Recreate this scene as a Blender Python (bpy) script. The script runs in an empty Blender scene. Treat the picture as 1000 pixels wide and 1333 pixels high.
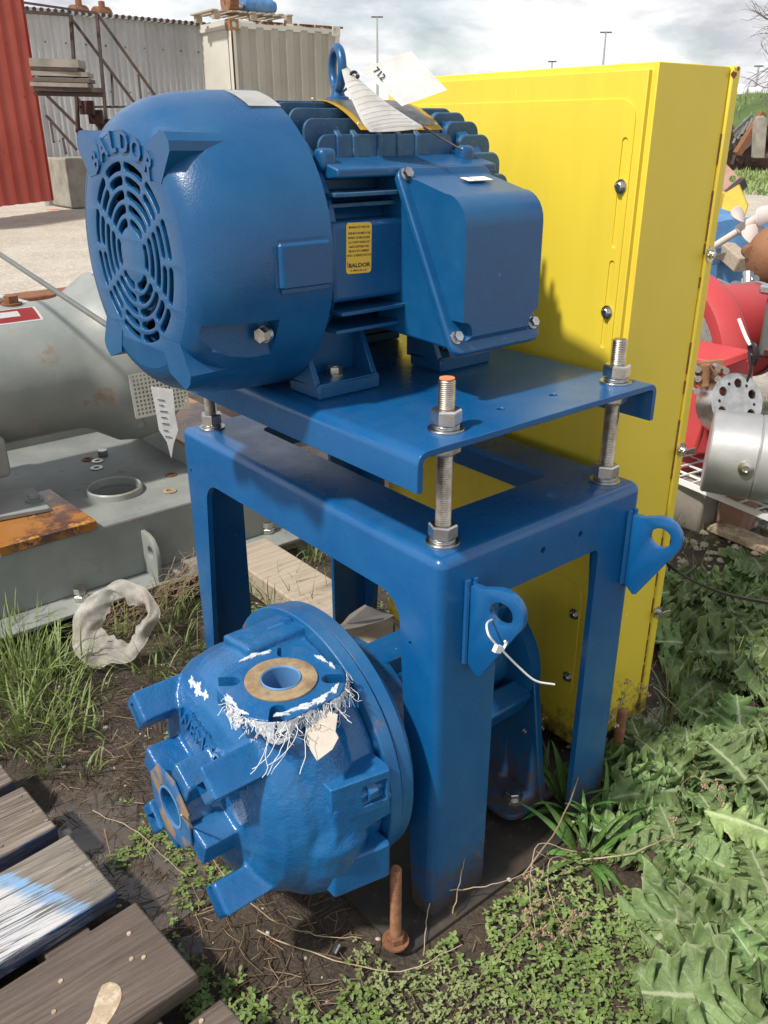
import bpy, bmesh, math, random
import numpy as np
from mathutils import Vector, Matrix, noise
from math import sin, cos, pi, radians
S = bpy.context.scene
COL = S.collection
random.seed(7)
# ---------------------------------------------------------------- camera
CAM = Vector((-0.8782, -0.923, 1.5)); YAW, PIT, ROL, FPX = radians(50.6993), radians(24.1667), radians(-0.1631), 1110.69
fw = Vector((cos(PIT)*cos(YAW), cos(PIT)*sin(YAW), -sin(PIT)))
r0 = fw.cross(Vector((0, 0, 1))).normalized(); u0 = r0.cross(fw)
RT = cos(ROL)*r0+sin(ROL)*u0; UP = -sin(ROL)*r0+cos(ROL)*u0
cd = bpy.data.cameras.new('camera'); cam = bpy.data.objects.new('camera', cd); COL.objects.link(cam)
cd.sensor_fit = 'HORIZONTAL'; cd.sensor_width = 36; cd.lens = FPX/1000*36
cd.clip_start = .05; cd.clip_end = 3000
cam.matrix_world = Matrix(((RT.x, UP.x, -fw.x, CAM.x), (RT.y, UP.y, -fw.y, CAM.y), (RT.z, UP.z, -fw.z, CAM.z), (0, 0, 0, 1)))
S.camera = cam
# ---------------------------------------------------------------- light and sky
SUN = Vector((.76, -.02, -1.0)).normalized()            # direction the light travels
W = bpy.data.worlds.new('World'); S.world = W; W.use_nodes = True
nt = W.node_tree; N = nt.nodes; L = nt.links
for n in list(N): N.remove(n)
def nn(t, **k):
    n = N.new(t)
    for a, v in k.items(): setattr(n, a, v)
    return n
out = nn('ShaderNodeOutputWorld'); bg = nn('ShaderNodeBackground'); bg.inputs[1].default_value = .108
sky = nn('ShaderNodeTexSky', sky_type='NISHITA', sun_disc=False)
sky.sun_elevation = math.asin(-SUN.z); sky.sun_rotation = math.atan2(-SUN.x, -SUN.y); sky.air_density = 1.0; sky.dust_density = 1.5
tc = nn('ShaderNodeTexCoord'); mp = nn('ShaderNodeMapping'); mp.inputs['Scale'].default_value = (1, 1, 2.6)
mp.inputs['Location'].default_value = (1.3, .4, .2)
L.new(tc.outputs['Generated'], mp.inputs[0])
n1 = nn('ShaderNodeTexNoise'); n1.inputs['Scale'].default_value = 3.2; n1.inputs['Detail'].default_value = 12; n1.inputs['Roughness'].default_value = .55
n1.inputs['Distortion'].default_value = .25
L.new(mp.outputs[0], n1.inputs[0])
cr = nn('ShaderNodeValToRGB'); cr.color_ramp.elements[0].position = .30; cr.color_ramp.elements[1].position = .46
sz_ = nn('ShaderNodeSeparateXYZ'); L.new(tc.outputs['Generated'], sz_.inputs[0])
ma = nn('ShaderNodeMath', operation='MULTIPLY_ADD'); L.new(sz_.outputs[2], ma.inputs[0]); ma.inputs[1].default_value = -.16; L.new(n1.outputs[0], ma.inputs[2])   # more cloud in view towards the horizon
L.new(ma.outputs[0], cr.inputs[0])
n2 = nn('ShaderNodeTexNoise'); n2.inputs['Scale'].default_value = 5.0; n2.inputs['Detail'].default_value = 10; n2.inputs['Roughness'].default_value = .6
mp2 = nn('ShaderNodeMapping'); mp2.inputs['Scale'].default_value = (1, 1, 3.2); mp2.inputs['Location'].default_value = (4.1, 2.2, .9)
L.new(tc.outputs['Generated'], mp2.inputs[0]); L.new(mp2.outputs[0], n2.inputs[0])
cr2 = nn('ShaderNodeValToRGB'); e = cr2.color_ramp.elements
e[0].position = .36; e[0].color = (5.4, 5.5, 5.9, 1); e[1].position = .55; e[1].color = (9.6, 9.6, 9.6, 1)
L.new(n2.outputs[0], cr2.inputs[0])
mx = nn('ShaderNodeMix', data_type='RGBA'); L.new(cr.outputs[0], mx.inputs[0]); L.new(sky.outputs[0], mx.inputs[6]); L.new(cr2.outputs[0], mx.inputs[7])
L.new(mx.outputs[2], bg.inputs[0]); L.new(bg.outputs[0], out.inputs[0])
sl = bpy.data.lights.new('sun', 'SUN'); sl.energy = 4.1; sl.angle = radians(3.2); sl.color = (1, .95, .88)
so = bpy.data.objects.new('sun', sl); COL.objects.link(so); so.rotation_euler = SUN.to_track_quat('-Z', 'Y').to_euler()
so.location = (-5, 2, 8)
S.view_settings.view_transform = 'Standard'; S.view_settings.look = 'None'; S.view_settings.exposure = 0.15; S.view_settings.gamma = 1
S.view_settings.use_curve_mapping = False
try: S.cycles.max_bounces = 6; S.cycles.transparent_max_bounces = 8
except Exception: pass

# ---------------------------------------------------------------- helpers
def ray(x, y): return fw+(x-500)/FPX*RT-(y-666.5)/FPX*UP
def onz(x, y, z=0.0): d = ray(x, y); return CAM+d*((z-CAM.z)/d.z)
def onX(x, y, X): d = ray(x, y); return CAM+d*((X-CAM.x)/d.x)
def onY(x, y, Y): d = ray(x, y); return CAM+d*((Y-CAM.y)/d.y)
def pd(x, y, D): d = ray(x, y); return CAM+d*(D/math.hypot(d.x, d.y))
V = Vector

def material(name, col, rough=.5, metal=0., c2=None, vs=6., vr=(.4, .65), c3=None, ss=60., sr=(.66, .72), bump=0., bs=200., bump2=0., bs2=12., spec=.5, rvar=0., sc=(1, 1, 1), coat=0., world=False, trans=0., alpha=1., dust=None):
    m = bpy.data.materials.new(name); m.use_nodes = True
    t = m.node_tree; n = t.nodes; l = t.links; b = n['Principled BSDF']
    b.inputs['Base Color'].default_value = (*col, 1); b.inputs['Roughness'].default_value = rough; b.inputs['Metallic'].default_value = metal
    b.inputs['Specular IOR Level'].default_value = spec
    if coat: b.inputs['Coat Weight'].default_value = coat; b.inputs['Coat Roughness'].default_value = .15
    if trans: b.inputs['Transmission Weight'].default_value = trans
    if alpha < 1: b.inputs['Alpha'].default_value = alpha
    tc = n.new('ShaderNodeTexCoord'); mp = n.new('ShaderNodeMapping'); mp.inputs['Scale'].default_value = sc
    if world:
        g = n.new('ShaderNodeNewGeometry'); l.new(g.outputs['Position'], mp.inputs[0])
    else: l.new(tc.outputs['Object'], mp.inputs[0])
    def nz(s, d=6, r=.6):
        q = n.new('ShaderNodeTexNoise'); q.inputs['Scale'].default_value = s; q.inputs['Detail'].default_value = d; q.inputs['Roughness'].default_value = r
        l.new(mp.outputs[0], q.inputs[0]); return q
    cur = None
    def mixc(fac, a, bc):
        x = n.new('ShaderNodeMix'); x.data_type = 'RGBA'; l.new(fac, x.inputs[0])
        if a is None: x.inputs[6].default_value = (*col, 1)
        else: l.new(a, x.inputs[6])
        x.inputs[7].default_value = (*bc, 1); return x.outputs[2]
    def ramp(src, a, b_):
        r = n.new('ShaderNodeMapRange'); r.inputs[1].default_value = a; r.inputs[2].default_value = b_; l.new(src, r.inputs[0]); return r.outputs[0]
    if c2 is not None: q = nz(vs); cur = mixc(ramp(q.outputs[0], *vr), cur, c2)
    if c3 is not None: q = nz(ss, 5, .7); cur = mixc(ramp(q.outputs[0], *sr), cur, c3)
    if dust:
        ge = n.new('ShaderNodeNewGeometry'); se = n.new('ShaderNodeSeparateXYZ'); l.new(ge.outputs['Normal'], se.inputs[0]); q = n.new('ShaderNodeTexNoise'); q.inputs['Scale'].default_value = 11; q.inputs['Detail'].default_value = 9; q.inputs['Roughness'].default_value = .7; l.new(ge.outputs['Position'], q.inputs[0])
        k1 = ramp(se.outputs[2], .45, .95); k2 = ramp(q.outputs[0], .40, .72); mu = n.new('ShaderNodeMath'); mu.operation = 'MULTIPLY'; l.new(k1, mu.inputs[0]); l.new(k2, mu.inputs[1]); mu2 = n.new('ShaderNodeMath'); mu2.operation = 'MULTIPLY'; l.new(mu.outputs[0], mu2.inputs[0]); mu2.inputs[1].default_value = dust[0]
        cur = mixc(mu2.outputs[0], cur, dust[1])
        sp = n.new('ShaderNodeSeparateXYZ'); l.new(ge.outputs['Position'], sp.inputs[0]); q = n.new('ShaderNodeTexNoise'); q.inputs['Scale'].default_value = 30; q.inputs['Detail'].default_value = 8; q.inputs['Roughness'].default_value = .75; l.new(ge.outputs['Position'], q.inputs[0])
        hz = n.new('ShaderNodeMath'); hz.operation = 'MULTIPLY_ADD'; l.new(q.outputs[0], hz.inputs[0]); hz.inputs[1].default_value = -.55; l.new(sp.outputs[2], hz.inputs[2]); m1 = ramp(hz.outputs[0], -.13, -.27); cur = mixc(m1, cur, (.075, .055, .038))       # mud splashed up from the ground
        # thin scuffs and scratches
        mq = n.new('ShaderNodeMapping'); mq.inputs['Scale'].default_value = (3, 40, 3); mq.inputs['Rotation'].default_value = (.3, .5, .9); l.new(ge.outputs['Position'], mq.inputs[0]); q = n.new('ShaderNodeTexNoise'); q.inputs['Scale'].default_value = 6; q.inputs['Detail'].default_value = 4; l.new(mq.outputs[0], q.inputs[0])
        k3 = ramp(q.outputs[0], .735, .76); mu3 = n.new('ShaderNodeMath'); mu3.operation = 'MULTIPLY'; l.new(k3, mu3.inputs[0]); mu3.inputs[1].default_value = .5; cur = mixc(mu3.outputs[0], cur, tuple(min(1, x*2.2+.06) for x in col))
    if cur is not None: l.new(cur, b.inputs['Base Color'])
    if rvar:
        q = nz(9, 5); r = n.new('ShaderNodeMapRange'); r.inputs[1].default_value = .3; r.inputs[2].default_value = .7
        r.inputs[3].default_value = max(rough-rvar, .02); r.inputs[4].default_value = rough+rvar; l.new(q.outputs[0], r.inputs[0]); l.new(r.outputs[0], b.inputs['Roughness'])
    last = None
    for (s_, st) in ((bs, bump), (bs2, bump2)):
        if st:
            q = nz(s_, 3, .5); bp = n.new('ShaderNodeBump'); bp.inputs['Strength'].default_value = st; bp.inputs['Distance'].default_value = .002 if s_ > 50 else .01
            l.new(q.outputs[0], bp.inputs['Height'])
            if last: l.new(last, bp.inputs['Normal'])
            last = bp.outputs[0]
    if last: l.new(last, b.inputs['Normal'])
    return m
MT = {}
B_ = (.010, .120, .345)
MT['blue'] = material('blue_paint', (.003, .084, .25), .30, dust=(.18, (.10, .15, .20)), coat=.15, c2=(.006, .10, .275), vs=7, c3=(.16, .25, .38), ss=55, sr=(.71, .76), bump=.12, bs=260, bump2=.05, bs2=25, rvar=.1)
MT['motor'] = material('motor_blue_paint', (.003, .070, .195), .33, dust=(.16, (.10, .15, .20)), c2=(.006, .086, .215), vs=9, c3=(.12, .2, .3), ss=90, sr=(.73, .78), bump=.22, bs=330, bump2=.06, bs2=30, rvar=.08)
MT['fin'] = material('dusty_blue_fin', (.008, .068, .165), .5, c2=(.04, .12, .2), vs=14, c3=(.25, .33, .38), ss=260, sr=(.62, .7), bump=.2, bs=300)
MT['pump'] = material('pump_blue_paint', (.004, .098, .280), .28, dust=(.3, (.12, .18, .25)), coat=.2, c2=(.012, .125, .31), vs=8, c3=(.3, .38, .5), ss=120, sr=(.72, .76), bump=.32, bs=240, bump2=.35, bs2=30, rvar=.1)
MT['ring'] = material('worn_blue_ring', (.006, .095, .26), .36, dust=(.35, (.14, .15, .15)), c2=(.02, .13, .3), vs=8, c3=(.22, .09, .04), ss=16, sr=(.66, .70), bump=.2, bs=200, bump2=.1)
MT['yellow'] = material('yellow_paint', (.78, .60, .050), .42, dust=(.5, (.45, .36, .12)), sc=(1, 5, .8), c2=(.72, .55, .048), vs=2.2, c3=(.30, .20, .02), ss=45, sr=(.78, .80), bump=.05, bs=150, bump2=.03, bs2=5, rvar=.06)
MT['zinc'] = material('zinc_steel', (.62, .61, .58), .28, 1., c2=(.45, .43, .38), vs=60, bump=.1, bs=400)
MT['steel'] = material('stainless_steel', (.68, .66, .63), .3, 1., c2=(.5, .48, .44), vs=30, c3=(.32, .2, .1), ss=30, sr=(.7, .78), bump=.15, bs=300)
MT['thread'] = material('threaded_steel', (.58, .52, .44), .35, 1., c2=(.36, .3, .24), vs=50)
MT['rust'] = material('rust', (.17, .075, .035), .85, c2=(.27, .11, .045), vs=30, c3=(.08, .04, .03), ss=70, sr=(.55, .65), bump=.5, bs=180)
MT['orange'] = material('orange_paint', (.75, .25, .10), .6, c2=(.6, .2, .1), vs=80)
MT['gasket'] = material('rusty_gasket_face', (.36, .27, .15), .8, c2=(.24, .15, .08), vs=35, c3=(.10, .13, .16), ss=50, sr=(.62, .68), bump=.4, bs=250)
MT['grey'] = material('grey_paint', (.235, .255, .235), .42, c2=(.30, .315, .29), vs=5, c3=(.27, .17, .09), ss=9, sr=(.60, .74), bump=.12, bs=140, bump2=.08, bs2=15, rvar=.08)
MT['greydark'] = material('grey_paint_dirty', (.20, .215, .20), .5, c2=(.26, .27, .25), vs=6, c3=(.16, .1, .05), ss=12, sr=(.62, .75), bump=.15, bs=140)
MT['rustwet'] = material('wet_rust_plate', (.36, .15, .035), .22, c2=(.11, .055, .04), vs=7, vr=(.45, .53), c3=(.55, .25, .06), ss=14, sr=(.58, .66), bump=.15, bs=120, spec=.7)
MT['white'] = material('white_plastic', (.8, .8, .78), .45)
MT['whitepaint'] = material('dried_white_residue', (.66, .67, .67), .85, c2=(.36, .44, .55), vs=90, bump=.8, bs=160)
MT['paper'] = material('paper', (.78, .77, .74), .7, c2=(.66, .64, .6), vs=25, bump=.1, bs=200)
MT['ink'] = material('ink', (.03, .03, .035), .7)
MT['black'] = material('black_plastic', (.012, .012, .013), .4)
MT['dark'] = material('dark_metal', (.015, .016, .02), .5, c2=(.04, .03, .025), vs=30)
MT['blacksteel'] = material('black_steel', (.035, .028, .026), .7, c2=(.08, .04, .03), vs=8)
MT['label'] = material('yellow_label', (.78, .5, .05), .5)
MT['plate'] = material('metal_nameplate', (.6, .6, .58), .35, .8, c2=(.4, .4, .38), vs=90)
MT['redc'] = material('faded_red_container', (.56, .19, .15), .8, c2=(.48, .14, .11), vs=.8, c3=(.10, .035, .03), ss=5, sr=(.66, .72), bump=.1, bs=60)
MT['redpaint'] = material('red_paint', (.48, .050, .052), .5, c2=(.42, .045, .047), vs=5, c3=(.35, .04, .04), ss=20, sr=(.7, .75), bump=.08, bs=100)
MT['beige'] = material('beige_container', (.60, .585, .51), .65, c2=(.52, .50, .43), vs=.7, c3=(.30, .16, .09), ss=4, sr=(.70, .78))
MT['galv'] = material('galvanised_sheet', (.66, .67, .68), .6, .1, c2=(.48, .49, .50), vs=.9, c3=(.62, .62, .62), ss=7, sr=(.55, .7), sc=(1, 1, .35))
MT['sucface'] = material('blue_and_rust_face', (.02, .11, .27), .6, c2=(.26, .17, .09), vs=16, vr=(.46, .56), bump=.3, bs=200)
MT['matsteel'] = material('brushed_matt_steel', (.50, .50, .49), .42, .55, c2=(.42, .42, .41), vs=8, c3=(.33, .25, .18), ss=14, sr=(.68, .76), bump=.15, bs=90)
MT['concrete'] = material('concrete', (.30, .275, .23), .9, c2=(.20, .18, .15), vs=3, bump=.4, bs=60)
MT['woodbeam'] = material('weathered_pale_wood', (.42, .35, .27), .8, c2=(.33, .26, .19), vs=5, sc=(1, 12, 12), bump=.4, bs=60)
MT['dirtcard'] = material('torn_card', (.56, .50, .42), .85, c2=(.44, .38, .3), vs=15)
MT['greybox'] = material('dark_grey_paint', (.12, .125, .12), .45, c2=(.16, .16, .15), vs=9)
MT['brightblue'] = material('faded_blue_paint', (.06, .19, .42), .55, c2=(.13, .27, .45), vs=6, c3=(.33, .2, .12), ss=9, sr=(.62, .7))
MT['propeller'] = material('chalky_pink_white_coating', (.58, .50, .46), .7, c2=(.5, .42, .39), vs=8)
MT['pinkrust'] = material('pinkish_rusty_primer', (.36, .22, .17), .8, c2=(.25, .13, .09), vs=6)
MT['mustard'] = material('mustard_paint', (.55, .38, .03), .6, c2=(.4, .27, .03), vs=3)
MT['rustball'] = material('rusty_casting', (.20, .085, .04), .75, c2=(.33, .16, .07), vs=4, c3=(.07, .04, .03), ss=8, sr=(.55, .65), bump=.4, bs=60)
MT['orangerust'] = material('rusty_steel_edge', (.32, .17, .08), .8, c2=(.2, .1, .05), vs=9, bump=.3, bs=120)

def link(o, parent=None):
    COL.objects.link(o)
    if parent is not None: o.parent = parent
    return o
def tag(o, label=None, cat=None, group=None, kind=None):
    if label: o['label'] = label
    if cat: o['category'] = cat
    if group: o['group'] = group
    if kind: o['kind'] = kind
    return o
def thing(name, label, cat, loc=(0, 0, 0), group=None):
    o = bpy.data.objects.new(name, None); o.location = loc; o.empty_display_size = .05; link(o); return tag(o, label, cat, group)
def obj(name, bm, mat, parent=None, bevel=0., seg=2, ang=32, flat=False, kind=None):
    """bm (in world coordinates) becomes one object; under a parent it is stored relative to it."""
    me = bpy.data.meshes.new(name); bmesh.ops.recalc_face_normals(bm, faces=bm.faces); bm.to_mesh(me); bm.free()
    o = bpy.data.objects.new(name, me); fin(o, mat, parent, bevel, seg, ang, flat, kind); return o
def wloc(p):
    v = V((0, 0, 0))
    while p is not None: v = v+p.location; p = p.parent
    return v
def fin(o, mat, parent=None, bevel=0., seg=2, ang=32, flat=False, kind=None):
    me = o.data
    ms = mat if isinstance(mat, (list, tuple)) else [mat]
    if len(me.materials) == 0:
        for q in ms: me.materials.append(MT[q] if isinstance(q, str) else q)
    if not flat and len(me.polygons):
        me.polygons.foreach_set('use_smooth', [True]*len(me.polygons))
        try: me.set_sharp_from_angle(angle=radians(ang))
        except Exception: pass
    if parent is not None:
        w = wloc(parent)
        me.transform(Matrix.Translation(-w))
    link(o, parent)
    if bevel:
        b = o.modifiers.new('bevel', 'BEVEL'); b.width = bevel; b.segments = seg; b.limit_method = 'ANGLE'; b.angle_limit = radians(40); b.harden_normals = False
    if kind: o['kind'] = kind
    return o
def part(name, o, parent=None, loc=None, rot=None):
    c = o.copy(); c.name = name; COL.objects.link(c)
    if parent is not None: c.parent = parent
    if loc is not None: c.location = loc
    if rot is not None: c.rotation_euler = rot
    return c
def copy_tree(o, parent=None):
    c = o.copy(); COL.objects.link(c)
    if parent is not None: c.parent = parent
    for ch in list(o.children): copy_tree(ch, c)
    return c
# --- bmesh shapes
def NB(): return bmesh.new()
def box(bm, a, b, rot=None, piv=None):
    a = V(a); b = V(b); c = (a+b)/2
    m = Matrix.Translation(c) @ Matrix.Diagonal((*(b-a), 1))
    if rot is not None:
        p = V(piv) if piv is not None else c
        m = Matrix.Translation(p) @ rot.to_4x4() @ Matrix.Translation(-p) @ m
    bmesh.ops.create_cube(bm, size=1, matrix=m); return bm
def orient(p, q):
    d = (V(q)-V(p)); return Matrix.Translation((V(p)+V(q))/2) @ d.to_track_quat('Z', 'Y').to_matrix().to_4x4(), d.length
def cyl(bm, p, q, r, r2=None, seg=24, cap=True):
    m, l = orient(p, q)
    bmesh.ops.create_cone(bm, cap_ends=cap, segments=seg, radius1=r, radius2=r if r2 is None else r2, depth=l, matrix=m); return bm
def hexa(bm, p, q, r, rot=0):
    m, l = orient(p, q)
    bmesh.ops.create_cone(bm, cap_ends=True, segments=6, radius1=r, radius2=r, depth=l, matrix=m @ Matrix.Rotation(rot, 4, 'Z')); return bm
def beam(bm, p, q, w, h):
    m, l = orient(p, q)
    bmesh.ops.create_cube(bm, size=1, matrix=m @ Matrix.Diagonal((w, h, l, 1))); return bm
def lathe(bm, prof, origin, axis, seg=48, ref=None, close=False):
    """prof: list of (t along axis, r)"""
    a = V(axis).normalized(); x = a.orthogonal().normalized() if ref is None else V(ref).normalized(); y = a.cross(x); o = V(origin)
    rings = []
    for (t, r) in prof:
        if r < 1e-6: rings.append([bm.verts.new(o+a*t)])
        else: rings.append([bm.verts.new(o+a*t+(x*cos(2*pi*k/seg)+y*sin(2*pi*k/seg))*r) for k in range(seg)])
    pairs = list(zip(rings, rings[1:]))
    if close: pairs.append((rings[-1], rings[0]))
    for A, B in pairs:
        for k in range(seg):
            k2 = (k+1) % seg
            if len(A) == 1 and len(B) == 1: continue
            if len(A) == 1: bm.faces.new((A[0], B[k], B[k2]))
            elif len(B) == 1: bm.faces.new((A[k], B[0], A[k2]))
            else: bm.faces.new((A[k], B[k], B[k2], A[k2]))
    return bm
def torus(bm, c, axis, R, r, seg=32, ms=12):
    return lathe(bm, [(r*sin(2*pi*i/ms), R+r*cos(2*pi*i/ms)) for i in range(ms)], c, axis, seg, close=True)
def prism(bm, pts, vec):
    """closed planar polygon (3D points) extruded by vec"""
    v = V(vec); A = [bm.verts.new(V(p)) for p in pts]; B = [bm.verts.new(V(p)+v) for p in pts]; n = len(pts)
    bm.faces.new(A); bm.faces.new(B[::-1])
    for i in range(n): bm.faces.new((A[i], A[(i+1) % n], B[(i+1) % n], B[i]))
    return bm
def sweep(bm, pts, rad, seg=8, cap=True):
    pts = [V(p) for p in pts]; n = len(pts)
    rads = rad if isinstance(rad, (list, tuple)) else [rad]*n
    t = (pts[1]-pts[0]).normalized(); x = t.orthogonal().normalized(); rings = []
    for i in range(n):
        t2 = (pts[min(i+1, n-1)]-pts[max(i-1, 0)]).normalized()
        x = (x-t2*x.dot(t2)).normalized() if (x-t2*x.dot(t2)).length > 1e-6 else t2.orthogonal().normalized(); y = t2.cross(x)
        rings.append([bm.verts.new(pts[i]+(x*cos(2*pi*k/seg)+y*sin(2*pi*k/seg))*rads[i]) for k in range(seg)])
    for A, B in zip(rings, rings[1:]):
        for k in range(seg): bm.faces.new((A[k], B[k], B[(k+1) % seg], A[(k+1) % seg]))
    if cap and seg > 2: bm.faces.new(rings[0][::-1]); bm.faces.new(rings[-1])
    return bm
def smooth_path(pts, n=8):
    pts = [V(p) for p in pts]; P = [pts[0]*2-pts[1]]+pts+[pts[-1]*2-pts[-2]]; o = []
    for i in range(1, len(P)-2):
        for k in range(n):
            t = k/n; a, b, c, d = P[i-1:i+3]
            o.append(.5*((2*b)+(c-a)*t+(2*a-5*b+4*c-d)*t*t+(3*b-a-3*c+d)*t**3))
    o.append(pts[-1]); return o
def boolean(bm, cutters, op='DIFFERENCE'):
    def mk(b):
        me = bpy.data.meshes.new('tmp'); bmesh.ops.recalc_face_normals(b, faces=b.faces); b.to_mesh(me); b.free(); o = bpy.data.objects.new('tmp', me); COL.objects.link(o); return o
    A = mk(bm); cs = [mk(c) for c in cutters]
    for c in cs:
        m = A.modifiers.new('b', 'BOOLEAN'); m.operation = op; m.object = c; m.solver = 'EXACT'
    me = bpy.data.meshes.new_from_object(A.evaluated_get(bpy.context.evaluated_depsgraph_get()))
    r = bmesh.new(); r.from_mesh(me)
    for o in [A]+cs: d = o.data; bpy.data.objects.remove(o); bpy.data.meshes.remove(d)
    bpy.data.meshes.remove(me)
    return r
def remesh(bm, vox, it=4):
    me = bpy.data.meshes.new('tmp'); bmesh.ops.recalc_face_normals(bm, faces=bm.faces); bm.to_mesh(me); bm.free(); A = bpy.data.objects.new('tmp', me); COL.objects.link(A)
    m = A.modifiers.new('r', 'REMESH'); m.mode = 'VOXEL'; m.voxel_size = vox
    s = A.modifiers.new('s', 'SMOOTH'); s.iterations = it; s.factor = .5
    d = bpy.data.meshes.new_from_object(A.evaluated_get(bpy.context.evaluated_depsgraph_get()))
    r = bmesh.new(); r.from_mesh(d); bpy.data.objects.remove(A); bpy.data.meshes.remove(me); bpy.data.meshes.remove(d); return r
def flat2d(loops, thick, M, bev=0., res=2):
    """filled 2D loops (outer + holes, lists of (u,v)) -> plate of given thickness, transformed by matrix M (local z = thickness)"""
    c = bpy.data.curves.new('tmp', 'CURVE'); c.dimensions = '2D'; c.fill_mode = 'BOTH'; c.extrude = max(thick/2-bev, 0); c.bevel_depth = bev; c.bevel_resolution = res; c.offset = -bev if bev else 0
    for lp in loops:
        s = c.splines.new('POLY'); s.points.add(len(lp)-1); s.use_cyclic_u = True
        for i, p in enumerate(lp): s.points[i].co = (p[0], p[1], 0, 1)
    o = bpy.data.objects.new('tmp', c); COL.objects.link(o)
    me = bpy.data.meshes.new_from_object(o.evaluated_get(bpy.context.evaluated_depsgraph_get())); me.transform(M)
    bm = bmesh.new(); bm.from_mesh(me); bpy.data.objects.remove(o); bpy.data.curves.remove(c); bpy.data.meshes.remove(me)
    bmesh.ops.remove_doubles(bm, verts=bm.verts, dist=1e-5)
    return bm
def text(bm, s, size, M, ext=.0005, off=0., align='CENTER', sx=1.):
    c = bpy.data.curves.new('tmp', 'FONT'); c.body = s; c.size = size; c.extrude = ext; c.offset = off; c.align_x = align; c.align_y = 'CENTER'; c.resolution_u = 2
    o = bpy.data.objects.new('tmp', c); COL.objects.link(o)
    me = bpy.data.meshes.new_from_object(o.evaluated_get(bpy.context.evaluated_depsgraph_get())); me.transform(M @ Matrix.Diagonal((sx, 1, 1, 1)))
    bm.from_mesh(me); bpy.data.objects.remove(o); bpy.data.curves.remove(c); bpy.data.meshes.remove(me); return bm
def frame(o, x, y):
    x = V(x).normalized(); y = V(y).normalized(); z = x.cross(y).normalized(); y = z.cross(x); o = V(o)
    return Matrix(((x.x, y.x, z.x, o.x), (x.y, y.y, z.y, o.y), (x.z, y.z, z.z, o.z), (0, 0, 0, 1)))
def rrect(x0, y0, x1, y1, r, n=5):
    o = []
    for cx, cy, a in ((x1-r, y1-r, 0), (x0+r, y1-r, 90), (x0+r, y0+r, 180), (x1-r, y0+r, 270)):
        for k in range(n+1): t = radians(a+90*k/n); o.append((cx+r*cos(t), cy+r*sin(t)))
    return o
def circ(cx, cy, r, n=32): return [(cx+r*cos(2*pi*k/n), cy+r*sin(2*pi*k/n)) for k in range(n)]
def slot(x0, y0, x1, y1, r, n=6):
    a0 = math.atan2(y1-y0, x1-x0); o = []
    for (cx, cy, a) in ((x1, y1, a0-pi/2), (x0, y0, a0+pi/2)):
        for k in range(n+1): t = a+pi*k/n; o.append((cx+r*cos(t), cy+r*sin(t)))
    return o
# ================================================================ PUMP STAND (folded steel table)
H, FA, FB = .8353, .5695, .9393
stand = thing('pump_stand', 'tall blue painted steel table frame with wide folded legs straddling the blue pump', 'stand', (0, 0, 0))
T = .014
bm = NB(); box(bm, (0, 0, 0), (FA, FB, H))
bmesh.ops.bevel(bm, geom=[e for e in bm.edges if (e.verts[0].co-e.verts[1].co).normalized().z**2 > .9 or min(e.verts[0].co.z, e.verts[1].co.z) > .5], offset=.02, segments=5, profile=.5, affect='EDGES')
inner = NB(); box(inner, (T, T, -.1), (FA-T, FB-T, H-T))
def openY(y0):        # opening in long faces, polygon in YZ
    pts = [(.05, -.1), (.056, 0), (.094, .62)]
    r = .055; zt = .722
    a = [(.105+.055-.055*cos(t), zt-r+r*sin(t)) for t in [pi/2*k/6 for k in range(7)]]
    b = [(FB-p[0], p[1]) for p in a[::-1]]
    return [(.05, -.1), (.058, 0)]+a+b+[(FB-.046, 0), (FB-.04, -.1)]
c1 = NB(); prism(c1, [(-.1, y, z) for y, z in openY(0)], (FA+.2, 0, 0))
c2 = NB()
r = .014; pts = [(.150, -.1)]+[(.150+r-r*cos(pi/2*k/4), .722-r+r*sin(pi/2*k/4)) for k in range(5)]+[(.440-r+r*sin(pi/2*k/4), .722-r+r*cos(pi/2*k/4)) for k in range(5)]+[(.440, -.1)]
prism(c2, [(x, -.1, z) for x, z in pts], (0, FB+.2, 0))
c3 = NB(); prism(c3, [(x, y, H-.1) for x, y in rrect(.142, .148, .452, .80, .025)], (0, 0, .2))
holes = NB()
for x, z in ((.265, .775), (.375, .775)): cyl(holes, (x, -.02, z), (x, .05, z), .0065, seg=12)
h2 = NB()
for y, z in ((.075, .640), (.905, .730)): cyl(h2, (-.02, y, z), (.05, y, z), .0045, seg=10)
sb = boolean(bm, [inner, c1, c2, c3, holes, h2])
def bis(b, co, no, keep_inner):
    q = b.copy(); bmesh.ops.bisect_plane(q, geom=q.verts[:]+q.edges[:]+q.faces[:], plane_co=co, plane_no=no, clear_outer=keep_inner, clear_inner=not keep_inner); return q
top = bis(sb, (0, 0, .655), (0, 0, 1), False); legs = bis(sb, (0, 0, .655), (0, 0, 1), True); sb.free()
obj('table_top', top, 'blue', stand)
for sx in (0, 1):
    for sy in (0, 1):
        q = bis(legs, (FA/2, 0, 0), (1, 0, 0), sx == 0); q2 = bis(q, (0, FB/2, 0), (0, 1, 0), sy == 0); q.free()
        obj('leg', q2, 'blue', stand)
legs.free()
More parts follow.
